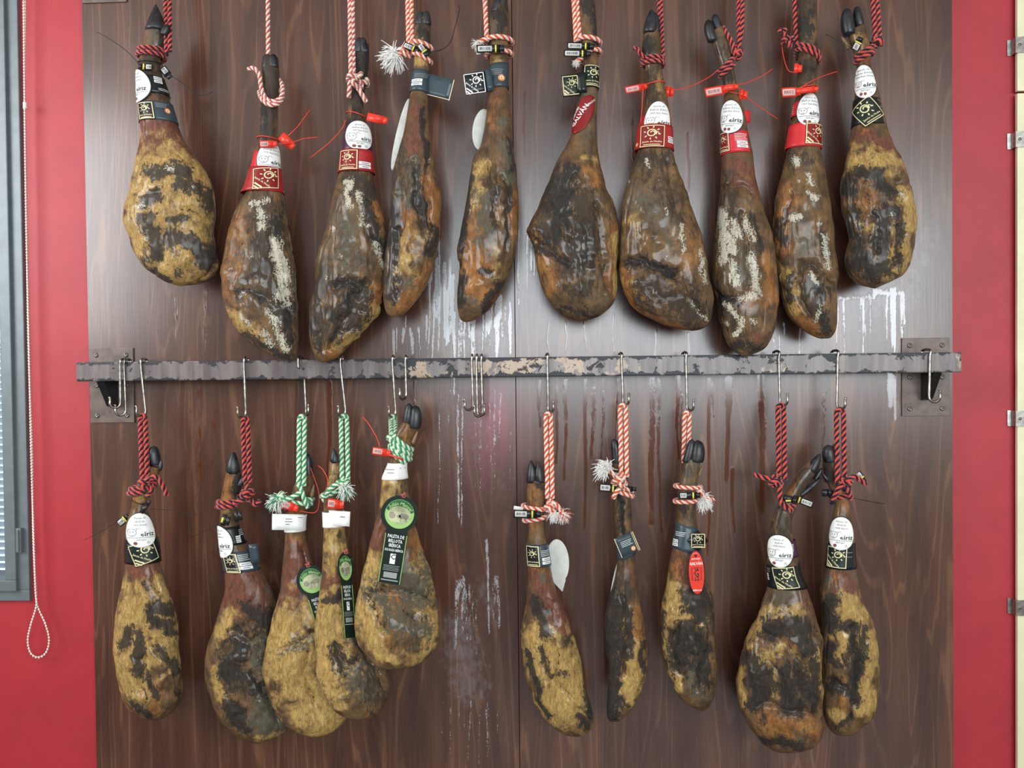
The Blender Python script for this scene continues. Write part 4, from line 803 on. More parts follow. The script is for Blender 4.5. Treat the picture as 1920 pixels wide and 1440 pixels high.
h = Ham('U7', 'wide olive-brown ham with a deep fold near its foot, seventh of the upper row', YU-.024,
  [(1207, 62), (1203, 98), (1210, 133), (1211, 169), (1207, 213), (1198, 249), (1194, 289), (1183, 320), (1170, 369), (1162, 418), (1161, 462), (1161, 511), (1168, 547), (1188, 578), (1228, 604), (1268, 617), (1298, 621)],
  [(1236, 62), (1241, 98), (1241, 133), (1249, 178), (1256, 222), (1260, 280), (1271, 320), (1287, 364), (1303, 413), (1316, 458), (1326, 511), (1332, 547), (1335, 580), (1329, 605), (1315, 617), (1298, 621)],
  [('k', 12, .8, 1212, 70, 1210, 110), ('h', 16, .8, 1225, 80), ('n', 5, .9, 1213, 88), ('h', 18, .7, 1222, 140, 1220, 200), ('y', 8, .5, 1232, 150, 1238, 190), ('h', 24, .8, 1200, 300, 1240, 300), ('n', 40, .6, 1210, 370, 1250, 430), ('h', 20, .6, 1240, 350, 1270, 400), ('k', 12, .9, 1180, 493, 1220, 492, 1265, 510), ('h', 28, .85, 1210, 530, 1270, 560, 1310, 590), ('o', 10, .9, 1165, 500, 1175, 550, 1200, 580), ('o', 10, .8, 1215, 596, 1280, 614), ('y', 10, .7, 1190, 545, 1180, 520), ('o', 22, .6, 1280, 440, 1300, 480), ('k', 16, .6, 1300, 520, 1320, 590), ('y', 20, .5, 1190, 430),
   ('w', 4, .8, 1250, 392, 1253, 400), ('w', 5, .72, 1212, 300, 1215, 310), ('w', 5, .68, 1278, 420, 1280, 470), ('w', 4, .62, 1250, 480), ('w', 5, .66, 1310, 470, 1325, 530), ('w', 5, .62, 1225, 545), ('w', 6, .6, 1290, 560, 1325, 600), ('w', 5, .6, 1180, 340), ('w', 4, .6, 1238, 340),
   ('g', 13, 9, 1175, 490, 1205, 492, 1235, 503, 1275, 512), ('g', 10, 5, 1270, 512, 1290, 550, 1320, 590), ('b', 22, 8, 1190, 530, 1230, 575), ('b', 26, 5, 1220, 450), ('g', 8, 3, 1250, 300, 1262, 380)], seed=7)
h.claws([(1217, 64, 1222, 18, 25, -.008, 0, .25, 1), (1230, 62, 1228, 24, 16, -.002, 0, -.2)])
band(h, 220, 250, P_RED, name='inner_band'); band(h, 241, 285, P_RED, (1223, 264, 40, 42, .02), [('lines', 1253, 252, 14, 4, 4, P_BRED), ('boxes', 1254, 263, 14), ('dot', 1199, 276, 4)], off=.003, bgm=P_DKRED)
oval(h, 1234, 232, 46, 66, .0, 'j')
seal(h, 1190, 166, 36, 13, -.20, True, ringy=(160, 6), Y=-.145, labw=.66); wire(h, [(1206, 160, -.15), (1204, 200, -.15), (1199, 260, -.155)]); seal(h, 1252, 172, 9, 20, .1, True, lab=False, Y=-.130)
wire(h, [(1218, 165, -.15), (1240, 150, -.15), (1243, 139, -.14)]); wire(h, [(1256, 170, -.135), (1285, 165, -.12), (1310, 155, -.11), (1332, 143, -.12), (1346, 131, -.135)])
rope('RB', 'dark red-black rope of the seventh upper ham, passing beside its pointed hoof', [up1(h, 1243, 1237, 108, -.012), up1(h, 1240, 1233, 100, .002), ring(h, 116, 4, 2.1, 90, 8, r=.006), A3(h, (1210, 108, -.02), (1200, 100, -.022), (1195, 92, -.02), (1188, 90, -.018))], .0055)

h = Ham('U8', 'narrow ham with long white streaks and a hoof bent left, eighth of the upper row', YU,
  [(1330, 66), (1342, 104), (1352, 137), (1357, 179), (1354, 208), (1353, 246), (1353, 293), (1351, 340), (1345, 387), (1341, 444), (1337, 491), (1336, 534), (1345, 562), (1350, 604), (1361, 642), (1380, 663), (1399, 669)],
  [(1354, 50), (1367, 90), (1377, 137), (1385, 179), (1396, 217), (1402, 255), (1410, 293), (1417, 340), (1429, 387), (1443, 439), (1451, 491), (1456, 543), (1454, 585), (1448, 623), (1431, 653), (1399, 669)],
  [('n', 16, .6, 1350, 80, 1360, 110), ('h', 18, .6, 1355, 90, 1365, 150), ('k', 12, .8, 1368, 140), ('r', 24, .8, 1375, 310, 1395, 340), ('h', 18, .6, 1365, 340), ('h', 26, .7, 1360, 370, 1380, 400), ('n', 24, .6, 1380, 450, 1385, 520), ('h', 20, .7, 1350, 540, 1370, 600), ('o', 14, .8, 1440, 480, 1445, 570), ('o', 14, .7, 1410, 560), ('k', 10, .8, 1345, 555, 1385, 570), ('k', 12, .8, 1370, 650, 1420, 655), ('r', 16, .7, 1420, 630), ('k', 8, .7, 1410, 400, 1425, 470),
   ('w', 12, .95, 1352, 400, 1357, 430, 1372, 470), ('w', 9, .85, 1375, 415, 1385, 440), ('w', 8, .9, 1350, 440, 1355, 490), ('w', 8, .8, 1370, 490, 1380, 530), ('w', 7, .85, 1408, 480, 1415, 530, 1425, 545), ('w', 8, .72, 1390, 560, 1425, 550), ('w', 7, .7, 1365, 575, 1390, 600, 1380, 630), ('w', 6, .7, 1410, 600), ('w', 7, .7, 1400, 410, 1410, 450), ('w', 5, .65, 1360, 605),
   ('g', 9, 5, 1340, 548, 1365, 560, 1395, 558), ('g', 8, 5, 1392, 400, 1400, 470, 1402, 540), ('g', 7, 3, 1350, 352, 1385, 348, 1415, 362), ('b', 14, 4, 1410, 450, 1425, 540)], seed=8)
h.claws([(1336, 78, 1327, 37, 19, -.012, 0, -.35), (1349, 60, 1339, 27, 17, -.004, 0, -.3)])
band(h, 252, 292, P_BRED, (1358, 271, 26, 38, .03), [('lines', 1390, 258, 22, 5, 3, P_WINK), ('boxes', 1391, 272, 19)], bgm=P_DKRED, tilt=-.05)
oval(h, 1370, 226, 42, 62, .10, 'j'); sheet('label_flap', flat(1398, 219, -.125, .0, .4), -8, 9, -12, 12, P_BRED, h.root)
seal(h, 1340, 171, 36, 17, -.18, True, Y=-.150, labw=.8, ringy=(165, 6)); seal(h, 1368, 164, 20, 11, -.12, True, lab=False, Y=-.154); wire(h, [(1375, 160, -.15), (1400, 155, -.13), (1430, 142, -.11), (1449, 129, -.10)]); seal(h, 1390, 177, 9, 20, .15, True, lab=False, Y=-.130); wire(h, [(1368, 172, -.15), (1392, 178, -.14), (1420, 198, -.12), (1458, 223, -.10)])
rope('RB', 'red-black rope tied slantwise above the eighth upper ham, two strands', [up1(h, 1386, 1384, 95, -.020, None), up1(h, 1378, 1392, 92, -.012, [(1390, 60, -.014)]), ring(h, 126, 26, 2.0, 80, 10, r=.006), A3(h, (1380, 105, -.024), (1372, 80, -.020), (1362, 62, -.012), (1356, 52, .002)), knot(at(1384, 100, h.Y0-.018), .012, sd=2)], .0060)

h = Ham('U9', 'amber ham with white flecks and a jutting fold, ninth of the upper row', YU+.016,
  [(1494, -25), (1494, 47), (1496, 94), (1494, 142), (1491, 184), (1484, 227), (1476, 279), (1466, 321), (1454, 368), (1449, 415), (1450, 463), (1457, 510), (1463, 552), (1475, 590), (1502, 618), (1530, 634), (1546, 635)],
  [(1530, -25), (1531, 47), (1532, 94), (1529, 142), (1529, 184), (1534, 236), (1536, 283), (1543, 321), (1552, 368), (1557, 415), (1560, 463), (1569, 512), (1563, 545), (1565, 590), (1563, 618), (1555, 633), (1546, 635)],
  [('h', 22, .8, 1510, -20, 1510, 40), ('k', 14, .9, 1515, 30, 1512, 60), ('y', 8, .5, 1500, 70, 1498, 90), ('h', 20, .7, 1512, 90, 1510, 170), ('k', 8, .8, 1520, 130), ('h', 20, .7, 1490, 300, 1520, 300), ('o', 24, .8, 1465, 370, 1460, 470), ('y', 16, .75, 1465, 500, 1490, 540), ('o', 12, 1, 1480, 570, 1500, 600, 1535, 628), ('y', 8, .8, 1478, 545, 1490, 585), ('k', 8, .9, 1485, 520, 1478, 560), ('k', 10, .8, 1463, 420, 1470, 460), ('n', 18, .6, 1520, 480, 1500, 460), ('h', 22, .85, 1530, 520, 1520, 580), ('k', 14, .8, 1540, 540, 1545, 620), ('k', 9, .8, 1545, 440, 1555, 480), ('k', 8, .7, 1475, 390, 1470, 420), ('n', 30, .45, 1505, 400),
   ('w', 8, .85, 1492, 300, 1495, 310), ('w', 7, .8, 1518, 330, 1520, 345), ('w', 6, .8, 1515, 362, 1530, 370), ('w', 6, .85, 1488, 410, 1500, 402), ('w', 5, .8, 1535, 420), ('w', 6, .75, 1548, 440, 1556, 500), ('w', 4, .7, 1478, 410), ('w', 5, .68, 1520, 510, 1535, 530), ('w', 5, .66, 1540, 570, 1530, 600), ('w', 4, .6, 1500, 340),
   ('g', 10, 7, 1500, 500, 1530, 498, 1560, 520), ('g', 9, 6, 1500, 510, 1498, 560, 1520, 600), ('g', 8, 4, 1480, 360, 1472, 420), ('b', 16, 6, 1545, 510), ('b', 20, 5, 1480, 530)], seed=9)
band(h, 195, 222, P_BRED, name='inner_band', items=[('lines', 1489, 200, 6, 5, 4, P_WINK)]); band(h, 238, 282, P_BRED, (1528, 259, 36, 40, .0), bgm=P_DKRED, diag=True, off=.002)
oval(h, 1518, 214, 42, 62, .03, 'j')
seal(h, 1480, 173, 28, 18, -.06, True, Y=-.150, labw=.85, ringy=(168, 6)); seal(h, 1510, 169, 36, 11, -.10, True, lab=False, Y=-.152); wire(h, [(1500, 166, -.155), (1520, 153, -.15), (1545, 142, -.13), (1570, 134, -.11)]); seal(h, 1493, 128, 8, 18, .1, True, lab=False, Y=-.128); wire(h, [(1490, 136, -.13), (1478, 132, -.13), (1470, 110, -.125), (1466, 88, -.12)], True, .0009)
rope('RB', 'red-black rope of the ninth upper ham with its knot on the left', [up1(h, 1493, 1488, 90, -.002), knot(at(1478, 78, h.Y0-.010), .013, sd=.3), ring(h, 104, -18, 2.0, -85, 8, r=.006), A3(h, (1480, 80, -.012), (1472, 66, -.016), (1466, 56, -.016), (1460, 62, -.014)), A3(h, (1466, 58, -.02), (1474, 56, -.018))], .0058)

h = Ham('U10', 'black-mottled ham with a yellow edge, rightmost of the upper row near the red wall', YU,
  [(1590, 62), (1596, 85), (1604, 109), (1607, 142), (1602, 189), (1598, 236), (1590, 279), (1581, 315), (1574, 349), (1577, 392), (1586, 434), (1583, 486), (1587, 512), (1603, 531), (1631, 541), (1640, 541)],
  [(1619, 48), (1627, 75), (1631, 100), (1633, 132), (1642, 165), (1653, 212), (1661, 246), (1673, 279), (1690, 307), (1702, 349), (1712, 392), (1712, 434), (1704, 480), (1690, 514), (1668, 528), (1640, 541)],
  [('o', 16, .5, 1615, 80, 1620, 125), ('y', 14, .5, 1612, 70), ('r', 20, 1, 1620, 255, 1650, 265, 1665, 285), ('n', 12, .6, 1596, 260), ('o', 14, .6, 1630, 245), ('y', 18, .9, 1640, 300, 1680, 310, 1600, 300), ('y', 22, .85, 1700, 370, 1702, 430, 1695, 480, 1680, 512), ('k', 16, .95, 1605, 320, 1640, 335, 1680, 360), ('k', 14, .95, 1590, 340, 1585, 360), ('o', 30, .7, 1630, 380), ('k', 18, .85, 1595, 400, 1610, 460, 1600, 500), ('k', 20, .95, 1660, 400, 1650, 450, 1665, 500), ('k', 16, .9, 1620, 480, 1640, 515), ('y', 14, .6, 1615, 430, 1640, 420), ('k', 8, .9, 1690, 420, 1688, 490), ('h', 20, .6, 1620, 510), ('w', 5, .65, 1672, 402), ('w', 5, .66, 1690, 360, 1695, 370), ('w', 4, .6, 1700, 440),
   ('g', 9, 5, 1690, 340, 1700, 380), ('g', 8, 6, 1685, 420, 1690, 470, 1678, 510), ('g', 10, 5, 1620, 350, 1640, 400, 1645, 470), ('b', 18, 4, 1630, 390), ('b', 14, 5, 1700, 440)], seed=10)
h.claws([(1592, 66, 1587, 16, 24, -.008, 0, -.25), (1612, 50, 1606, 12, 17, -.002, 0, -.2), (1592, 92, 1577, 68, 9, -.006, 2, 0)])
band(h, 190, 240, P_BLACK, (1626, 217, 44, 44, -.62), bgm=P_GREEN, diag=False, tilt=.0, items=[('lines', 1650, 195, 10, 2, 12, P_GREY)])
oval(h, 1621, 160, 38, 64, -.05, 'j')
seal(h, 1607, 85, 20, 15, -1.1, False, Y=-.146, yel=True); wire(h, [(1598, 92, -.14), (1575, 78, -.125), (1548, 64, -.11)], False, .0008)
rope('RB', 'thick red-black rope of the rightmost upper ham, knot on the right', [up1(h, 1642, 1633, 85, -.016), up1(h, 1650, 1641, 80, -.014), knot(at(1646, 78, h.Y0-.016), .013, sd=1.4), ring(h, 102, 22, 2.1, 90, 9, r=.006, cx_shift=3)], .0062)

# ================================================================== LOWER ROW
h = Ham('L1', 'yellow ham with black patches, leftmost of the lower row near the pull chain', YLO,
  [(275, 872), (263, 900), (252, 925), (249, 950), (241, 980), (238, 1020), (239, 1052), (234, 1094), (223, 1147), (220, 1199), (227, 1257), (240, 1308), (260, 1329), (287, 1347)],
  [(302, 878), (291, 905), (277, 932), (275, 950), (286, 985), (297, 1025), (302, 1062), (317, 1104), (331, 1147), (335, 1199), (342, 1252), (346, 1298), (340, 1318), (318, 1339), (287, 1347)],
  [('o', 18, .6, 285, 890, 262, 935), ('y', 10, .6, 263, 940), ('r', 40, .85, 250, 1065, 285, 1080, 300, 1100), ('k', 8, .7, 270, 1095, 280, 1108), ('y', 40, 1, 250, 1130, 240, 1200, 250, 1280), ('y', 26, .95, 310, 1110, 325, 1160, 320, 1240), ('k', 17, 1, 285, 1140, 310, 1135, 325, 1150), ('k', 12, .9, 262, 1190, 255, 1260), ('k', 14, .85, 290, 1165, 325, 1185), ('k', 13, .9, 305, 1215, 335, 1260), ('k', 10, .9, 240, 1185, 228, 1215), ('k', 12, .8, 275, 1270, 290, 1300), ('o', 18, .6, 300, 1290, 285, 1325), ('k', 8, .8, 245, 1320, 280, 1345), ('k', 10, .8, 335, 1300),
   ('g', 9, 5, 290, 1090, 300, 1110), ('g', 11, 7, 268, 1240, 262, 1290, 270, 1325), ('g', 8, 4, 285, 1215, 310, 1235, 335, 1275), ('b', 22, 5, 245, 1240), ('b', 16, 4, 305, 1275)], seed=11, group=G_LO)
h.claws([(291, 872, 287, 836, 24, .004, 0, -.2), (299, 882, 303, 862, 9, -.004, 1)])
band(h, 1008, 1052, P_BLACK, (270, 1031, 42, 40, -.32), bgm=P_GREEN, diag=True, items=[('lines', 245, 1016, 8, 2, 8, P_GREY)])
oval(h, 263, 990, 49, 62, .0, 'p', egg=.18, rim=P_INK)
seal(h, 229, 977, 18, 14, -.7, False, Y=-.125); seal(h, 271, 953, 22, 8, -.9, False, Y=-.160, lab=False); wire(h, [(282, 954, -.15), (320, 957, -.12), (368, 965, -.09)], False, .0006); wire(h, [(225, 976, -.12), (198, 992, -.10), (158, 1013, -.06)], False, .0007); part('seal_loop', *tube(ring(h, 940, -10, 1.0, 180, r=.003), .0012, 6, 60), PL_BLK, h.root)
rope('RB', 'red-black looped rope on the leftmost lower ham, bow knot in front', [dbl(h, 268, 780, 272, 905, -.034, 4.8), knot(at(273, 906, h.Y0-.036), .016, sd=.6), ring(h, 915, 8, 2.0, 40, 8, r=.006, squash=1.25, cx_shift=-3), A3(h, (276, 905, -.036), (290, 893, -.038), (300, 902, -.036), (308, 916, -.034), (313, 930, -.030)), A3(h, (278, 912, -.036), (284, 920, -.034), (276, 930, -.03))], .0064)

h = Ham('L2', 'grey-black mouldy ham with reddish neck, second of the lower row', -.086,
  [(426, 884), (420, 913), (416, 937), (416, 956), (414, 985), (420, 1035), (425, 1067), (426, 1104), (418, 1141), (400, 1194), (395, 1247), (404, 1294), (425, 1342), (455, 1374), (477, 1389)],
  [(452, 886), (451, 915), (443, 950), (443, 976), (453, 1005), (467, 1035), (482, 1062), (507, 1104), (520, 1147), (529, 1220), (543, 1289), (548, 1340), (534, 1370), (500, 1387), (477, 1389)],
  [('o', 14, .6, 433, 900, 430, 940), ('k', 9, .9, 447, 895, 446, 925), ('y', 8, .5, 430, 955), ('r', 44, .9, 450, 1085, 480, 1105, 440, 1120), ('n', 16, .6, 500, 1105), ('y', 16, .9, 425, 1160, 410, 1190), ('k', 22, .95, 470, 1150, 510, 1170), ('k', 26, .85, 450, 1200, 430, 1260, 480, 1290), ('n', 34, .8, 490, 1220, 510, 1290, 490, 1350), ('k', 20, .8, 510, 1220, 520, 1290), ('y', 12, .75, 405, 1260, 420, 1310), ('o', 14, .6, 470, 1240, 500, 1310), ('k', 14, .9, 430, 1320, 460, 1370), ('n', 26, .9, 500, 1360, 520, 1340), ('y', 14, .5, 450, 1230), ('y', 6, .9, 480, 1386, 530, 1374),
   ('g', 10, 5, 440, 1180, 470, 1200, 500, 1195), ('g', 10, 6, 470, 1260, 500, 1300, 520, 1350), ('g', 8, 5, 420, 1290, 450, 1340), ('b', 22, 5, 450, 1230), ('b', 18, 4, 490, 1320)], seed=12, dep=.75, slope=.15, group=G_LO)
h.claws([(438, 888, 438, 847, 25, -.004, 0, -.2, 1), (449, 912, 457, 893, 10, -.010, 1)])
band(h, 985, 1018, P_BLACK, items=[('boxes', 444, 1002, 8), ('lines', 450, 992, 12, 4, 3, P_WINK)], name='inner_band'); band(h, 1030, 1067, P_SLATE, (434, 1050, 24, 36, .03), [('lines', 456, 1036, 22, 4, 3, P_WINK), ('boxes', 457, 1050, 20)], bgm=P_BLACK)
sheet('label_flap', flat(477, 1038, -.118, -.12, .3), -9, 9, -18, 18, P_SLATE, h.root)
oval(h, 412, 1012, 46, 58, 0, 'p', theta=-46, rim=P_INK)
seal(h, 420, 975, 9, 22, .25, False, Y=-.140, lab=False); seal(h, 443, 968, 8, 22, -.1, False, Y=-.138, lab=False); sheet('yellow_mark', flat(417, 975, -.146, .25), -2, 2, -5, 5, PL_YEL, h.root); wire(h, [(414, 980, -.13), (390, 993, -.11), (352, 1010, -.08)], False, .0007)
rope('RB', 'red-black looped rope on the second lower ham, knot at right', [dbl(h, 460, 785, 464, 905, -.022, 4.6), knot(at(463, 928, h.Y0-.028), .016, sd=2.2), ring(h, 941, 6, 2.0, 60, 8, r=.006, squash=1.2), A3(h, (462, 905, -.024), (464, 925, -.030), (472, 940, -.028), (480, 946, -.026), (488, 938, -.024)), A3(h, (458, 936, -.03), (448, 940, -.034), (438, 944, -.034))], .0062)

h = Ham('L3', 'smooth golden ham with green rope, leftmost of the three green-roped hams', -.124,
  [(563, 885), (552, 915), (543, 945), (539, 978), (537, 1020), (531, 1094), (519, 1147), (508, 1199), (506, 1242), (517, 1300), (537, 1340), (574, 1366), (614, 1375)],
  [(588, 892), (584, 925), (574, 955), (570, 985), (572, 1010), (578, 1036), (592, 1078), (617, 1131), (638, 1189), (648, 1242), (654, 1300), (654, 1335), (638, 1361), (614, 1375)],
  [('y', 16, .5, 560, 910), ('r', 34, .9, 550, 1040, 565, 1080, 555, 1120), ('o', 18, .6, 545, 1010), ('y', 60, .95, 530, 1180, 560, 1260, 610, 1340), ('y', 30, .85, 590, 1150), ('n', 20, .6, 545, 1210, 580, 1200), ('o', 26, .6, 570, 1230, 580, 1300), ('n', 16, .55, 600, 1260), ('y', 10, 1, 650, 1335, 610, 1368), ('g', 10, 5, 530, 1215, 560, 1205, 590, 1185), ('g', 10, 5, 575, 1220, 570, 1270, 590, 1320), ('b', 26, 4, 550, 1260), ('g', 7, 3, 568, 1030, 580, 1080)], seed=13, dep=.75, slope=.30, group=G_GR, kb=.04)
h.claws([(580, 898, 577, 851, 19, .012, 0, -.2), (584, 932, 589, 908, 9, -.004, 2)])
fn = h.wrap(553, 980); sheet('paper_band', fn, -90, 90, -15, 15, P_WHITE, h.root, .0005); fn = flat(535, 979, h.front(548, 980)-.010, .02, .35); e = sheet('paper_flap', fn, -25, 34, -15, 15, P_WHITE, h.root, .0); Ink().text('~~~~~~', 6, -6, 4.5).text('~~~~~~~', 6, -1, 4.5).text('~~~~', 4, 4, 4.5).lay('paper_lettering', fn, P_INK, e); Ink().text('~~~~~', 28, -9, 4.5).lay('weight_lettering', fn, P_BROWN, e)
def keytag(h, cx, cy, R, sx, bx, by, w, Y, label, yaw=0.0, rot=None):
    """round-headed hang tag with a long strap: disc centre, disc radius, squash, strap end"""
    rot = math.atan2(-(bx-cx), by-cy) if rot is None else rot; fn = flat(cx, cy, Y, rot, yaw); fn.step = 10; L = math.hypot(bx-cx, by-cy)
    r1 = R*1.10; a0 = math.asin(min(.9, w/2/(r1*sx)))*.98; a = np.linspace(a0, 2*np.pi-a0, 40); D = [(r1*sx*math.sin(x), r1*math.cos(x)) for x in a]
    P = D+[(-w/2, L), (w/2, L)]
    P = np.array(P)[::-1]; n = len(P); Fr, Bk = fn(P[:, 0], P[:, 1], 0), fn(P[:, 0], P[:, 1], -.0012)
    kt = part('hang_tag', np.concatenate([Fr, Bk]), [list(range(n)), list(range(n, 2*n))[::-1]]+[[i, n+i, n+(i+1) % n, (i+1) % n] for i in range(n)], P_GREEN, h.root, smooth=False, label=label)
    Ink().disc(0, 0, R*.86*sx, R*.86, 30).lay('tag_disc_print', fn, P_LGREEN, kt, .0004)
    k = Ink(); aa = np.linspace(np.pi*1.08, np.pi*1.92, 16); k.poly(([(R*.84*sx*math.cos(x), R*.84*math.sin(x)) for x in aa]+[(R*.66*sx*math.cos(x), R*.40*math.sin(x)) for x in aa[::-1]])[::-1]); k.lay('tag_header_print', fn, P_HGREEN, kt, .0007)
    Ink().disc(0, R*.06, R*.70*sx, R*.52, 26).lay('tag_picture', fn, P_OLIVE, kt, .0010)
    k = Ink(); k.disc(R*.28*sx, R*.10, R*.30*sx, R*.17).disc(-R*.02*sx, R*.14, R*.12*sx, R*.10).disc(-R*.42*sx, R*.12, R*.20*sx, R*.2)
    for u in (.12, .44): k.rect(R*u*sx-1, R*u*sx+1, R*.2, R*.42)
    k.lay('tag_hog_print', fn, P_HOG, kt, .0013)
    Ink().text('Julián Manuel', 0, -R*.60, R*.30, shear=.3, sx=sx*.95, arc=R*.9).lay('tag_script', fn, P_LGREEN, kt, .0016)
    k = Ink(); sw = w/40.0
    for i, s_ in enumerate(('PALETA DE', 'BELLOTA', 'IBÉRICA', '50% RAZA IBÉRICA')): k.text(s_, 0, R*1.34+i*R*.27, R*.27 if i < 3 else R*.20, sx=sw*(.70 if i < 3 else .62))
    if L > R*3: k.rect(-w*.12, w*.12, R*2.35, R*2.95)
    k.lay('tag_lettering', fn, P_WINK, kt, .0005)
    if L > R*3:
        Ink().text('C', 0, R*2.55, R*.42, sx=sw).lay('tag_letter_mark', fn, P_INK, kt, .0009)
        k = Ink()
        for i in range(4): k.rect(-w*.36, w*.36*(1-.1*(i % 2)), R*(3.05+.09*i), R*(3.05+.09*i)+.9)
        k.rect(-w*.3, w*.3, R*3.45, R*3.78).rect(-w*.38, w*.38, R*3.88, R*3.95); k.lay('tag_small_print', fn, P_GREY, kt, .0005)
    k = Ink(); k.rect(-w/2+.4, -w/2+1.6, R*1.2, L-.5).rect(w/2-1.6, w/2-.4, R*1.2, L-.5); k.lay('tag_border_print', fn, P_LGREEN, kt, .0005)
    K = knot(fn(2.0, -r1-1, .003), .006, .001, .5); part('tag_tie', *tube(K, .0016, 5, 70), S_PNK, kt)
seal(h, 540, 948, 26, 16, .35, True, Y=-.158, labw=.55); wire(h, [(560, 958, -.155), (590, 961, -.14), (598, 945, -.135), (597, 920, -.13), (585, 885, -.125), (581, 874, -.12)])
keytag(h, 584, 1089, 27, .95, 606, 1160, 34, h.front(575, 1090)-.010, 'dark green hang tag with a round hog picture', yaw=.25)
rope('GW', 'green-white looped rope on the first green-roped ham, frayed end to the left', [dbl(h, 566, 781, 565, 912, -.030, 5.0), A3(h, (560, 905, -.03), (567, 925, -.036), (572, 940, -.034), (577, 952, -.026)), ring(h, 938, -6, 1.5, 30, 8, r=.006, squash=1.15), A3(h, (566, 922, -.036), (552, 930, -.038), (540, 936, -.036), (528, 938, -.032), (522, 930, -.030)), knot(at(527, 932, h.Y0-.032), .010, sd=1)], .0062, [(at(522, 936, h.Y0-.030), (-.8, -.2, -.5), .026, 130, [S_GRN], 8)])

h = Ham('L4', 'slender golden ham with green rope, middle of the three green-roped hams', -.166,
  [(619, 864), (616, 900), (610, 925), (609, 955), (610, 985), (609, 1027), (608, 1060), (606, 1085), (601, 1125), (595, 1173), (597, 1215), (604, 1257), (622, 1300), (648, 1331), (685, 1343)],
  [(637, 866), (639, 900), (640, 930), (641, 955), (645, 985), (649, 1015), (654, 1041), (661, 1094), (671, 1147), (692, 1215), (717, 1247), (730, 1284), (726, 1313), (708, 1338), (685, 1343)],
  [('y', 14, .6, 627, 880, 625, 920), ('y', 24, .85, 625, 1000, 630, 1060), ('r', 22, .8, 625, 1095, 640, 1110), ('k', 7, .9, 605, 1128, 630, 1122, 648, 1110), ('y', 36, 1, 620, 1150, 610, 1200, 630, 1270), ('n', 18, .7, 660, 1190, 700, 1250), ('k', 14, .8, 625, 1215, 640, 1250, 660, 1240), ('h', 24, .7, 690, 1270, 700, 1310), ('n', 20, .7, 650, 1270, 690, 1290), ('o', 14, .6, 660, 1220), ('y', 8, .9, 612, 1280, 640, 1322), ('k', 8, .7, 700, 1338), ('g', 10, 6, 625, 1210, 645, 1255, 640, 1300), ('g', 9, 5, 665, 1200, 700, 1240, 722, 1290), ('b', 18, 4, 655, 1240)], seed=14, dep=.7, slope=.30, group=G_GR, kb=.04)
h.claws([(628, 868, 626, 841, 17, -.004, 0, 0, 1)])
fn = h.wrap(630, 972); sheet('paper_band', fn, -100, 100, -14, 14, P_WHITE, h.root, .0005); fn = flat(634, 973, h.front(628, 972)-.008, .06, -.3); e = sheet('paper_flap', fn, -26, 22, -15, 13, P_WHITE, h.root, .0); Ink().text('~~~~', 8, -4, 5.5, rot=.1).lay('paper_lettering', fn, P_INK, e)
seal(h, 626, 945, 24, 18, .12, True, Y=-.206, labw=.5); wire(h, [(616, 912, -.19), (612, 892, -.18), (603, 878, -.17), (596, 873, -.165)])
keytag(h, 648, 1065, 27, .50, 657, 1196, 22, h.front(640, 1070)-.018, 'narrow-looking dark green hang tag turned sideways', yaw=.8)
rope('GW', 'green-white looped rope on the middle green-roped ham, frayed end in front', [dbl(h, 645, 780, 647, 903, -.024, 5.6), ring(h, 922, 18, 1.6, 40, 10, r=.006, squash=1.15), knot(at(643, 908, h.Y0-.030), .013, sd=.2), A3(h, (612, 932, -.02), (618, 918, -.034), (632, 908, -.038), (646, 906, -.038))], .0062, [(at(646, 915, h.Y0-.038), (.4, -.5, -.7), .024, 130, [S_GRN], 9)])

h = Ham('L5', 'short wide golden ham with a large round-headed green tag and black hoof', -.196,
  [(757, 790), (743, 812), (736, 840), (730, 865), (720, 890), (716, 920), (711, 960), (704, 983), (693, 1030), (681, 1083), (671, 1131), (673, 1173), (686, 1210), (713, 1242), (754, 1249)],
  [(786, 800), (778, 822), (768, 845), (761, 870), (762, 900), (767, 930), (776, 975), (784, 1004), (796, 1041), (808, 1083), (816, 1125), (820, 1168), (823, 1192), (814, 1221), (791, 1239), (754, 1249)],
  [('o', 16, .55, 765, 805, 750, 840), ('y', 24, .7, 740, 900, 735, 950), ('r', 18, 1, 715, 990, 705, 1030), ('o', 22, .9, 780, 1010, 790, 1040), ('o', 14, .8, 750, 960), ('y', 30, 1, 690, 1070, 685, 1130, 700, 1180), ('y', 22, .9, 785, 1060, 805, 1110), ('n', 40, .85, 770, 1080, 790, 1100), ('n', 30, .75, 700, 1120, 740, 1160, 780, 1190), ('o', 24, .6, 730, 1120, 740, 1200), ('y', 16, .85, 800, 1140, 812, 1200, 780, 1232), ('y', 9, 1, 790, 1195), ('h', 18, .5, 720, 1170), ('k', 9, .6, 690, 1110, 720, 1105), ('y', 12, .9, 700, 1210, 740, 1240), ('k', 8, .6, 760, 1150, 790, 1160), ('g', 9, 5, 685, 1120, 700, 1160, 720, 1190), ('g', 10, 5, 720, 1105, 770, 1110, 812, 1120), ('b', 10, 6, 788, 1196), ('b', 30, 4, 750, 1190), ('g', 8, 4, 756, 880, 760, 940, 770, 970)], seed=15, dep=.7, slope=.22, group=G_GR, kb=.04)
h.claws([(763, 796, 768, 756, 19, -.004, 0, .2), (778, 803, 779, 760, 23, -.012, 0, .3), (774, 832, 783, 808, 8, -.010, 2)])
fn = h.wrap(740, 882); pb = sheet('paper_band', fn, -100, 100, -15, 15, P_WHITE, h.root, .0005); Ink().text('~~~~~~~~~', -10, -4, 4.5, shear=.3).text('~~~~~~', -6, 2, 4.5).text('~~~~~', 12, -6, 4.5).lay('paper_lettering', fn, P_INK, pb, .0012)
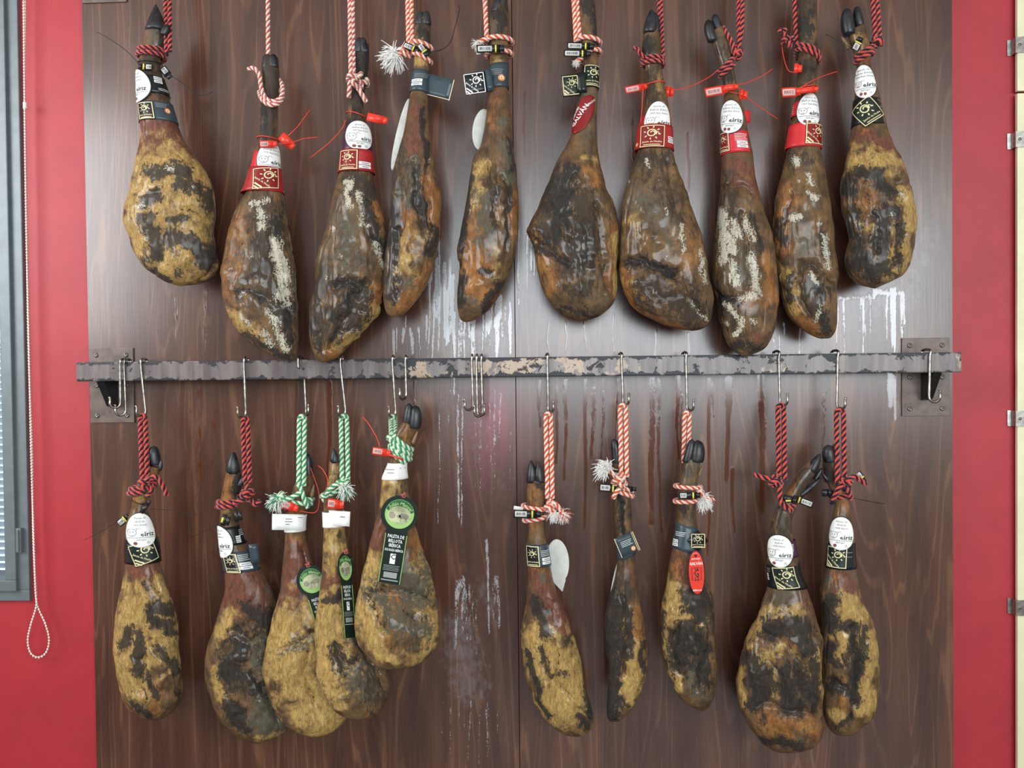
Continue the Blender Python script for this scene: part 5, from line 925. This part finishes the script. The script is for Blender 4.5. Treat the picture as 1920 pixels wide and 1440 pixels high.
seal(h, 712, 847, 28, 14, .16, True, Y=-.229, labw=.6); wire(h, [(730, 853, -.234), (745, 858, -.234), (755, 862, -.224)], True, .0025); wire(h, [(712, 838, -.20), (706, 820, -.19), (690, 793, -.17), (680, 782, -.165)])
keytag(h, 749, 964, 32, 1.0, 729, 1094, 42, h.front(745, 1040)-.020, 'dark green hang tag with white lettering and a round hog picture')
rope('GW', 'short green-white rope wound thickly round the ham with the black hoof', [dbl(h, 737, 781, 738, 822, -.006, 4.2), knot(at(735, 822, h.Y0-.016), .010, sd=.5), ring(h, 842, -24, 3.3, -60, 9, r=.0062, squash=1.08), ring(h, 848, -26, 1.0, 20, 0, r=.0085, squash=1.1)], .0062)

h = Ham('L6', 'tall ham with dark mark on reddish neck, first right of the board joint, lower row', YLO,
  [(989, 895), (987, 930), (987, 957), (990, 988), (987, 1030), (989, 1078), (987, 1125), (980, 1178), (979, 1220), (988, 1273), (1009, 1326), (1046, 1364), (1072, 1374)],
  [(1022, 904), (1021, 946), (1020, 985), (1028, 1035), (1037, 1085), (1056, 1141), (1077, 1189), (1091, 1236), (1099, 1289), (1111, 1335), (1110, 1357), (1095, 1371), (1072, 1374)],
  [('o', 16, .5, 1003, 920, 1005, 950), ('k', 8, .9, 1004, 902, 1010, 912), ('o', 14, .5, 1000, 990), ('r', 26, .9, 1000, 1080, 1040, 1130, 1060, 1170), ('r', 18, .8, 1000, 1130), ('o', 16, .7, 1010, 1065), ('k', 13, 1, 1006, 1130, 1014, 1160, 1020, 1190), ('n', 8, .9, 1015, 1078, 1016, 1090), ('y', 50, 1, 1010, 1220, 1050, 1250, 1060, 1310), ('y', 20, .8, 1075, 1210), ('o', 26, .6, 1000, 1190, 1020, 1220), ('k', 7, .9, 985, 1220, 1000, 1280, 1030, 1340), ('k', 7, .8, 1015, 1220, 1025, 1260), ('k', 8, .7, 1030, 1270, 1060, 1260), ('k', 10, .9, 1102, 1300, 1108, 1345), ('k', 8, .8, 1080, 1345, 1100, 1360), ('n', 12, .6, 1095, 1325),
   ('g', 7, 4, 1015, 1200, 1020, 1250, 1035, 1300), ('g', 7, 3, 1050, 1220, 1040, 1270, 1070, 1310), ('g', 8, 5, 1080, 1330, 1105, 1340), ('b', 14, 4, 1045, 1130, 1065, 1180), ('b', 22, 4, 1030, 1300)], seed=16, group=G_LO)
h.claws([(996, 905, 996, 863, 20, -.010, 0, .25, 1), (1013, 905, 1010, 866, 20, -.008, 0, -.3, 1), (1020, 930, 1028, 908, 11, -.006, 1)])
band(h, 1017, 1058, P_SLATE, (999, 1038, 25, 39, .0), [('lines', 1022, 1028, 18, 4, 3, P_WINK), ('boxes', 1023, 1041, 18)], bgm=P_BLACK)
fn = flat(1046, 1052, -.112, -.08, -.2); G, sh = ovalgrid(42, 82); dt = skin('round_tag_back', fn, G, sh, P_DISC, h.root, label='blank white back of a rounded tag'); P = np.array([(8, 28), (12, 36), (4, 58), (-12, 38), (-14, 20)]); fr, bk = fn(P[:, 0], P[:, 1], .0002), fn(P[:, 0], P[:, 1], -.001); part('tag_tail', np.concatenate([fr, bk]), [[4, 3, 2, 1, 0], [5, 6, 7, 8, 9]]+[[i, (i+1) % 5, 5+(i+1) % 5, 5+i] for i in range(5)], P_DISC, dt, smooth=False)
seal(h, 985, 964, 44, 15, .02, False, Y=-.155, labw=.5); sheet('barcode_label', flat(972, 953, -.150, .15), -9, 9, -3.5, 3.5, PL_LAB, h.root)
rope('RW', 'red-white looped rope just right of the board joint with a white frayed end', [dbl(h, 1028, 776, 1031, 935, -.018, 4.8), knot(at(1032, 950, h.Y0-.026), .015, sd=1), ring(h, 951, -6, 1.0, 60, 0, r=.006, squash=1.15), ring(h, 971, 8, 1.0, 60, 0, r=.006, squash=1.15), A3(h, (1028, 948, -.03), (1040, 944, -.032), (1050, 955, -.032), (1056, 966, -.028)), A3(h, (1030, 958, -.032), (1038, 964, -.03))], .0062, [(at(1054, 963, h.Y0-.028), (.5, -.1, -.9), .020, 120, [S_ORG], 10), (at(1038, 962, h.Y0-.03), (.1, -.3, -.9), .018, 80, None, 11)])

h = Ham('L7', 'slimmest ham, black down its left side, lower row beside a frayed red-white knot', YLO,
  [(1150, 868), (1151, 900), (1152, 937), (1152, 966), (1155, 997), (1158, 1040), (1150, 1088), (1136, 1131), (1133, 1168), (1137, 1210), (1141, 1263), (1137, 1318), (1139, 1343), (1147, 1350)],
  [(1172, 872), (1178, 905), (1182, 937), (1184, 966), (1186, 997), (1190, 1049), (1198, 1120), (1209, 1173), (1214, 1220), (1211, 1263), (1198, 1300), (1178, 1331), (1160, 1347), (1147, 1350)],
  [('h', 22, .7, 1165, 900, 1168, 960), ('k', 7, 1, 1165, 930, 1166, 1000), ('o', 10, .5, 1178, 980), ('h', 24, .7, 1165, 1060, 1165, 1110), ('r', 12, .6, 1185, 1070, 1190, 1110), ('k', 26, 1, 1145, 1130, 1145, 1200, 1148, 1260), ('k', 16, 1, 1146, 1270, 1143, 1340), ('y', 7, .9, 1160, 1140, 1170, 1180), ('o', 16, .8, 1195, 1150, 1190, 1200), ('y', 15, 1, 1190, 1220, 1192, 1270, 1170, 1310), ('k', 10, .9, 1180, 1150, 1178, 1230), ('k', 9, .7, 1165, 1200, 1172, 1260), ('k', 8, .8, 1205, 1210, 1205, 1260), ('k', 9, .7, 1170, 1320), ('g', 8, 5, 1168, 1120, 1172, 1200, 1176, 1270), ('g', 6, 4, 1167, 940, 1168, 1000), ('b', 12, 4, 1192, 1210, 1190, 1280)], seed=17, group=G_LO)
h.claws([(1158, 872, 1151, 823, 20, .006, 0, .3)])
fn = flat(1176, 1021, h.front(1172, 1020)-.010, -.40, .35); e = sheet('label_flap', fn, -19, 19, -19, 19, P_SLATE, h.root); Ink().rect(-19, -17.6, -19, 19).rect(17.6, 19, -19, 19).rect(15, 16, -19, 19).lay('flap_edge_print', fn, P_GOLD, e); extras(e, fn, [('dot', 8, 11, 4.5), ('lines', 0, -8, 22, 4, 3, P_WINK)])
band(h, 1005, 1042, P_SLATE, tilt=-.35); fn = flat(1153, 1085, -.118, .22); G, sh = ovalgrid(7, 80); skin('paper_tag_edge_on', fn, G, sh, P_DISC, h.root)
seal(h, 1140, 915, 32, 15, .08, False, Y=-.140, labw=.55); seal(h, 1178, 917, 16, 10, 0, False, lab=False, Y=-.135)
rope('RW', 'red-white rope of the slimmest lower ham, shaggy white end left of its knot', [dbl(h, 1168, 760, 1170, 895, -.034, 5.2), knot(at(1163, 902, h.Y0-.036), .018, sd=.8), ring(h, 918, -12, 1.4, -40, 10, r=.006, squash=1.1), A3(h, (1160, 900, -.036), (1148, 888, -.036), (1138, 880, -.032)), A3(h, (1162, 915, -.034), (1154, 925, -.03), (1150, 934, -.024))], .0062, [(at(1138, 880, h.Y0-.032), (-.7, -.2, .3), .028, 160, None, 12)])

h = Ham('L8', 'black-and-yellow ham with a bright red oval tag, lower row', YLO,
  [(1282, 860), (1277, 892), (1273, 912), (1271, 942), (1270, 974), (1263, 1015), (1257, 1041), (1249, 1094), (1240, 1136), (1237, 1184), (1242, 1226), (1259, 1279), (1278, 1309), (1310, 1330)],
  [(1313, 860), (1310, 887), (1307, 910), (1303, 942), (1305, 974), (1309, 1010), (1314, 1041), (1323, 1085), (1336, 1118), (1339, 1168), (1341, 1220), (1342, 1268), (1336, 1303), (1324, 1325), (1310, 1330)],
  [('n', 18, .6, 1295, 870, 1290, 900), ('h', 12, .7, 1285, 880), ('k', 9, .8, 1280, 950), ('h', 18, .6, 1288, 960), ('r', 22, .7, 1285, 1050, 1300, 1090), ('o', 14, .6, 1270, 1060, 1265, 1090), ('y', 22, 1, 1265, 1110, 1250, 1150, 1275, 1160), ('k', 26, 1, 1300, 1120, 1320, 1150), ('k', 28, 1, 1290, 1190, 1280, 1240), ('k', 24, .9, 1320, 1200, 1325, 1260), ('y', 10, 1, 1246, 1190, 1256, 1250, 1270, 1285), ('n', 20, .7, 1300, 1270, 1315, 1300), ('h', 20, .6, 1325, 1290), ('y', 9, .8, 1325, 1130, 1332, 1160), ('k', 8, .8, 1242, 1150, 1240, 1200), ('o', 10, .6, 1300, 1235), ('y', 7, .8, 1318, 1170), ('g', 10, 6, 1275, 1170, 1262, 1220, 1275, 1280), ('g', 9, 5, 1310, 1170, 1318, 1230, 1310, 1290), ('b', 18, 4, 1265, 1140), ('b', 20, 4, 1300, 1210)], seed=18, group=G_LO)
h.claws([(1288, 868, 1298, 823, 18, -.006, 0, .2), (1306, 866, 1309, 825, 26, -.010, 0, .25), (1309, 892, 1317, 874, 8, -.004, 2)])
band(h, 983, 1030, P_SLATE, None, [('boxes', 1268, 1008, 14), ('lines', 1276, 994, 20, 3, 3, P_WINK)], tilt=.28); fn = flat(1309, 1014, h.front(1303, 1014)-.012, .75, .3); e = sheet('emblem_panel', fn, -14, 14, -14, 14, P_BLACK, h.root); emblem(e, fn, 0, 0, 28, 28, -.75, P_GOLD, None, .0004)
fn = flat(1306, 1074, h.front(1300, 1090)-.022, -.05); G, sh = ovalgrid(32, 84); skin('tag_backing', fn, G, sh, P_INK, h.root, -.0009); G, sh = ovalgrid(29, 81); rt = skin('red_oval_tag', fn, G, sh, P_TAGRED, h.root, 0, label='bright red oval tag'); Ink().text('GALVÁN', 0, -17, 7.6, sx=.82).text('IBÉRICOS', 0, 33, 4).text('JAMONES', 0, -26, 3.8).lay('tag_lettering', fn, P_WINK, rt); k = Ink(); k.text('G', 0, 2, 22, sx=.62); k.rect(-9, 9, -10, -9.2).rect(-9, 9, 13, 13.8).rect(-9, -8.2, -10, 13.8).rect(8.2, 9, -10, 13.8).rect(-3, -1.8, -9, -4).rect(1.8, 3, -9, -4).rect(-3, -1.8, 9, 16).rect(1.8, 3, 9, 16).disc(0, -32, 2.6); k.lay('tag_logo', fn, P_INK, rt)
seal(h, 1290, 929, 33, 13, -.02, False, Y=-.150, labw=.36, side=-1); wire(h, [(1274, 926, -.145), (1264, 925, -.13), (1254, 927, -.12)], False, .0012)
rope('RW', 'red-white rope wound twice above the ham with the red oval tag', [dbl(h, 1288, 774, 1286, 868, .026, 4.6, -.095), ring(h, 912, -2, 1.0, 90, 0, r=.006, squash=1.18), ring(h, 938, 3, 1.0, 90, 0, r=.006, squash=1.15), knot(at(1312, 922, h.Y0-.012), .009, sd=1), A3(h, (1308, 925, -.02), (1316, 928, -.024), (1326, 934, -.024), (1338, 938, -.022))], .0058, [(at(1318, 936, h.Y0-.022), (.6, -.2, -.7), .023, 130, None, 14)])

h = Ham('L9', 'largest ham with black mould swirls and a forked hoof pointing right, lower row', -.128,
  [(1519, 864), (1497, 886), (1478, 915), (1459, 943), (1449, 963), (1441, 997), (1439, 1048), (1438, 1100), (1419, 1149), (1392, 1214), (1380, 1274), (1386, 1328), (1415, 1377), (1443, 1400), (1465, 1407)],
  [(1533, 880), (1516, 905), (1499, 935), (1486, 966), (1482, 987), (1486, 1012), (1493, 1043), (1500, 1084), (1511, 1105), (1527, 1155), (1539, 1203), (1539, 1263), (1535, 1320), (1539, 1355), (1524, 1388), (1465, 1407)],
  [('o', 12, .8, 1490, 905, 1480, 925), ('h', 16, .8, 1510, 890, 1500, 930), ('h', 30, .7, 1465, 960, 1460, 1000), ('r', 20, .7, 1505, 1095, 1515, 1130), ('n', 26, .6, 1455, 1110, 1480, 1120), ('y', 16, .9, 1430, 1150, 1400, 1200), ('y', 12, .8, 1450, 1140, 1500, 1150), ('k', 22, 1, 1440, 1180, 1470, 1165, 1510, 1180), ('k', 14, .9, 1495, 1190, 1525, 1230), ('o', 14, .6, 1480, 1210, 1510, 1200), ('k', 20, .95, 1410, 1240, 1430, 1290, 1415, 1330), ('y', 14, .8, 1410, 1240, 1460, 1220), ('k', 20, .9, 1470, 1260, 1480, 1310, 1500, 1330), ('y', 12, .7, 1450, 1300, 1440, 1270), ('o', 24, .8, 1440, 1350, 1480, 1370, 1520, 1360), ('y', 8, 1, 1533, 1220, 1534, 1300), ('k', 8, .95, 1532, 1240, 1528, 1330), ('y', 10, .8, 1385, 1260, 1392, 1320), ('k', 10, .9, 1430, 1385, 1500, 1402), ('n', 18, .5, 1500, 1375), ('k', 16, .8, 1500, 1250, 1510, 1300), ('y', 8, .7, 1490, 1220, 1515, 1265),
   ('g', 10, 6, 1425, 1190, 1470, 1200, 1520, 1250), ('g', 10, 6, 1420, 1330, 1440, 1320, 1500, 1335, 1536, 1345), ('g', 8, 5, 1440, 1240, 1470, 1280, 1480, 1320), ('b', 26, 6, 1470, 1365), ('b', 20, 4, 1430, 1260), ('g', 8, 4, 1528, 1190, 1530, 1300)], seed=19, group=G_LO)
h.claws([(1521, 884, 1538, 851, 20, -.004, 0, -.2, 1), (1528, 900, 1541, 878, 10, .004, 0, 0), (1510, 922, 1540, 896, 12, -.006, 1), (1500, 930, 1530, 906, 10, -.010, 1)])
band(h, 1055, 1098, P_BLACK, (1472, 1076, 38, 40, -.10), bgm=P_GREEN, diag=True, items=[('boxes', 1441, 1072, 5), ('lines', 1444, 1062, 10, 3, 3, P_GREY)]); band(h, 1010, 1040, P_PURP, name='inner_band', items=[('boxes', 1484, 1015, 6)])
oval(h, 1461, 1028, 46, 59, .0, 'p', egg=-.04, rim=P_INK)
seal(h, 1508, 941, 34, 13, .35, False, Y=-.160, labw=.6, side=1); seal(h, 1478, 935, 20, 12, .25, False, Y=-.168, lab=False); sheet('yellow_mark', flat(1478, 939, -.174, 0), -5, 5, -1.6, 1.6, PL_YEL, h.root)
rope('RB', 'red-black looped rope on the largest lower ham, knot with a tail to the left', [dbl(h, 1464, 760, 1466, 900, -.030, 5.4), knot(at(1456, 903, h.Y0-.034), .015, sd=1.1), A3(h, (1450, 900, -.034), (1440, 897, -.034), (1428, 895, -.030), (1413, 889, -.026)), A3(h, (1463, 905, -.038), (1462, 930, -.040), (1466, 945, -.040), (1476, 954, -.036), (1484, 958, -.028)), A3(h, (1461, 925, -.03), (1464, 940, -.034), (1474, 948, -.036), (1486, 950, -.030), (1490, 942, -.01))], .0064)

h = Ham('L10', 'yellow-edged black-marbled ham, rightmost of the lower row behind the largest one', YLO,
  [(1543, 866), (1546, 892), (1556, 917), (1565, 943), (1562, 963), (1556, 997), (1550, 1048), (1543, 1084), (1537, 1110), (1540, 1155), (1538, 1220), (1540, 1290), (1543, 1343), (1557, 1368), (1578, 1375)],
  [(1567, 862), (1570, 894), (1584, 920), (1591, 943), (1593, 963), (1599, 997), (1601, 1048), (1606, 1087), (1616, 1128), (1634, 1171), (1643, 1230), (1642, 1279), (1634, 1330), (1612, 1355), (1597, 1370), (1578, 1375)],
  [('k', 9, .9, 1550, 872, 1556, 900), ('o', 14, .7, 1578, 930, 1580, 950), ('n', 10, .8, 1598, 1068, 1600, 1080), ('n', 8, .8, 1552, 1075, 1546, 1090), ('r', 22, 1, 1570, 1075, 1585, 1110), ('o', 12, .7, 1560, 1080), ('y', 20, 1, 1590, 1130, 1610, 1160), ('y', 18, 1, 1630, 1200, 1634, 1260, 1622, 1330), ('k', 18, .95, 1560, 1130, 1560, 1170), ('k', 10, .9, 1580, 1170, 1605, 1180), ('k', 14, 1, 1600, 1200, 1606, 1260, 1600, 1310), ('k', 14, .9, 1555, 1210, 1570, 1250), ('y', 12, .8, 1578, 1180, 1580, 1240), ('o', 16, .6, 1580, 1290, 1570, 1340), ('k', 14, .9, 1560, 1290, 1590, 1300), ('y', 12, .8, 1560, 1340, 1580, 1360), ('k', 9, .8, 1620, 1180, 1618, 1250), ('y', 8, .6, 1555, 1190), ('k', 8, .8, 1600, 1345, 1570, 1365), ('w', 4, .6, 1628, 1205),
   ('g', 10, 7, 1600, 1180, 1612, 1240, 1602, 1310, 1595, 1350), ('g', 8, 5, 1555, 1280, 1580, 1290), ('b', 14, 5, 1628, 1230), ('b', 20, 4, 1575, 1320)], seed=20, group=G_LO)
h.claws([(1556, 866, 1552, 834, 25, -.004, 0, -.1), (1566, 858, 1564, 832, 10, .006), (1552, 902, 1541, 886, 9, -.006, 1)])
band(h, 1015, 1062, P_BLACK, (1568, 1040, 35, 39, .04), bgm=P_GREEN, diag=True, items=[('lines', 1592, 1030, 10, 2, 8, P_GREY)])
oval(h, 1577, 996, 43, 60, .03, 'p', egg=.14, rim=P_INK)
seal(h, 1548, 924, 13, 14, 0, False, Y=-.130, lab=False); seal(h, 1612, 893, 16, 14, .9, False, Y=-.130); wire(h, [(1596, 933, -.14), (1620, 938, -.13), (1660, 945, -.11)], False, .0010)
rope('RB', 'red-black looped rope on the rightmost lower ham, short tail to the right', [dbl(h, 1575, 769, 1577, 905, -.034, 6.6), knot(at(1588, 903, h.Y0-.034), .015, sd=1.9), ring(h, 928, 10, 1.7, 20, 12, r=.006, squash=1.1), A3(h, (1592, 900, -.034), (1602, 893, -.034), (1612, 900, -.032), (1623, 908, -.028)), A3(h, (1580, 905, -.036), (1570, 920, -.036), (1562, 938, -.026)), A3(h, (1584, 908, -.036), (1592, 922, -.034), (1595, 936, -.022))], .0064)
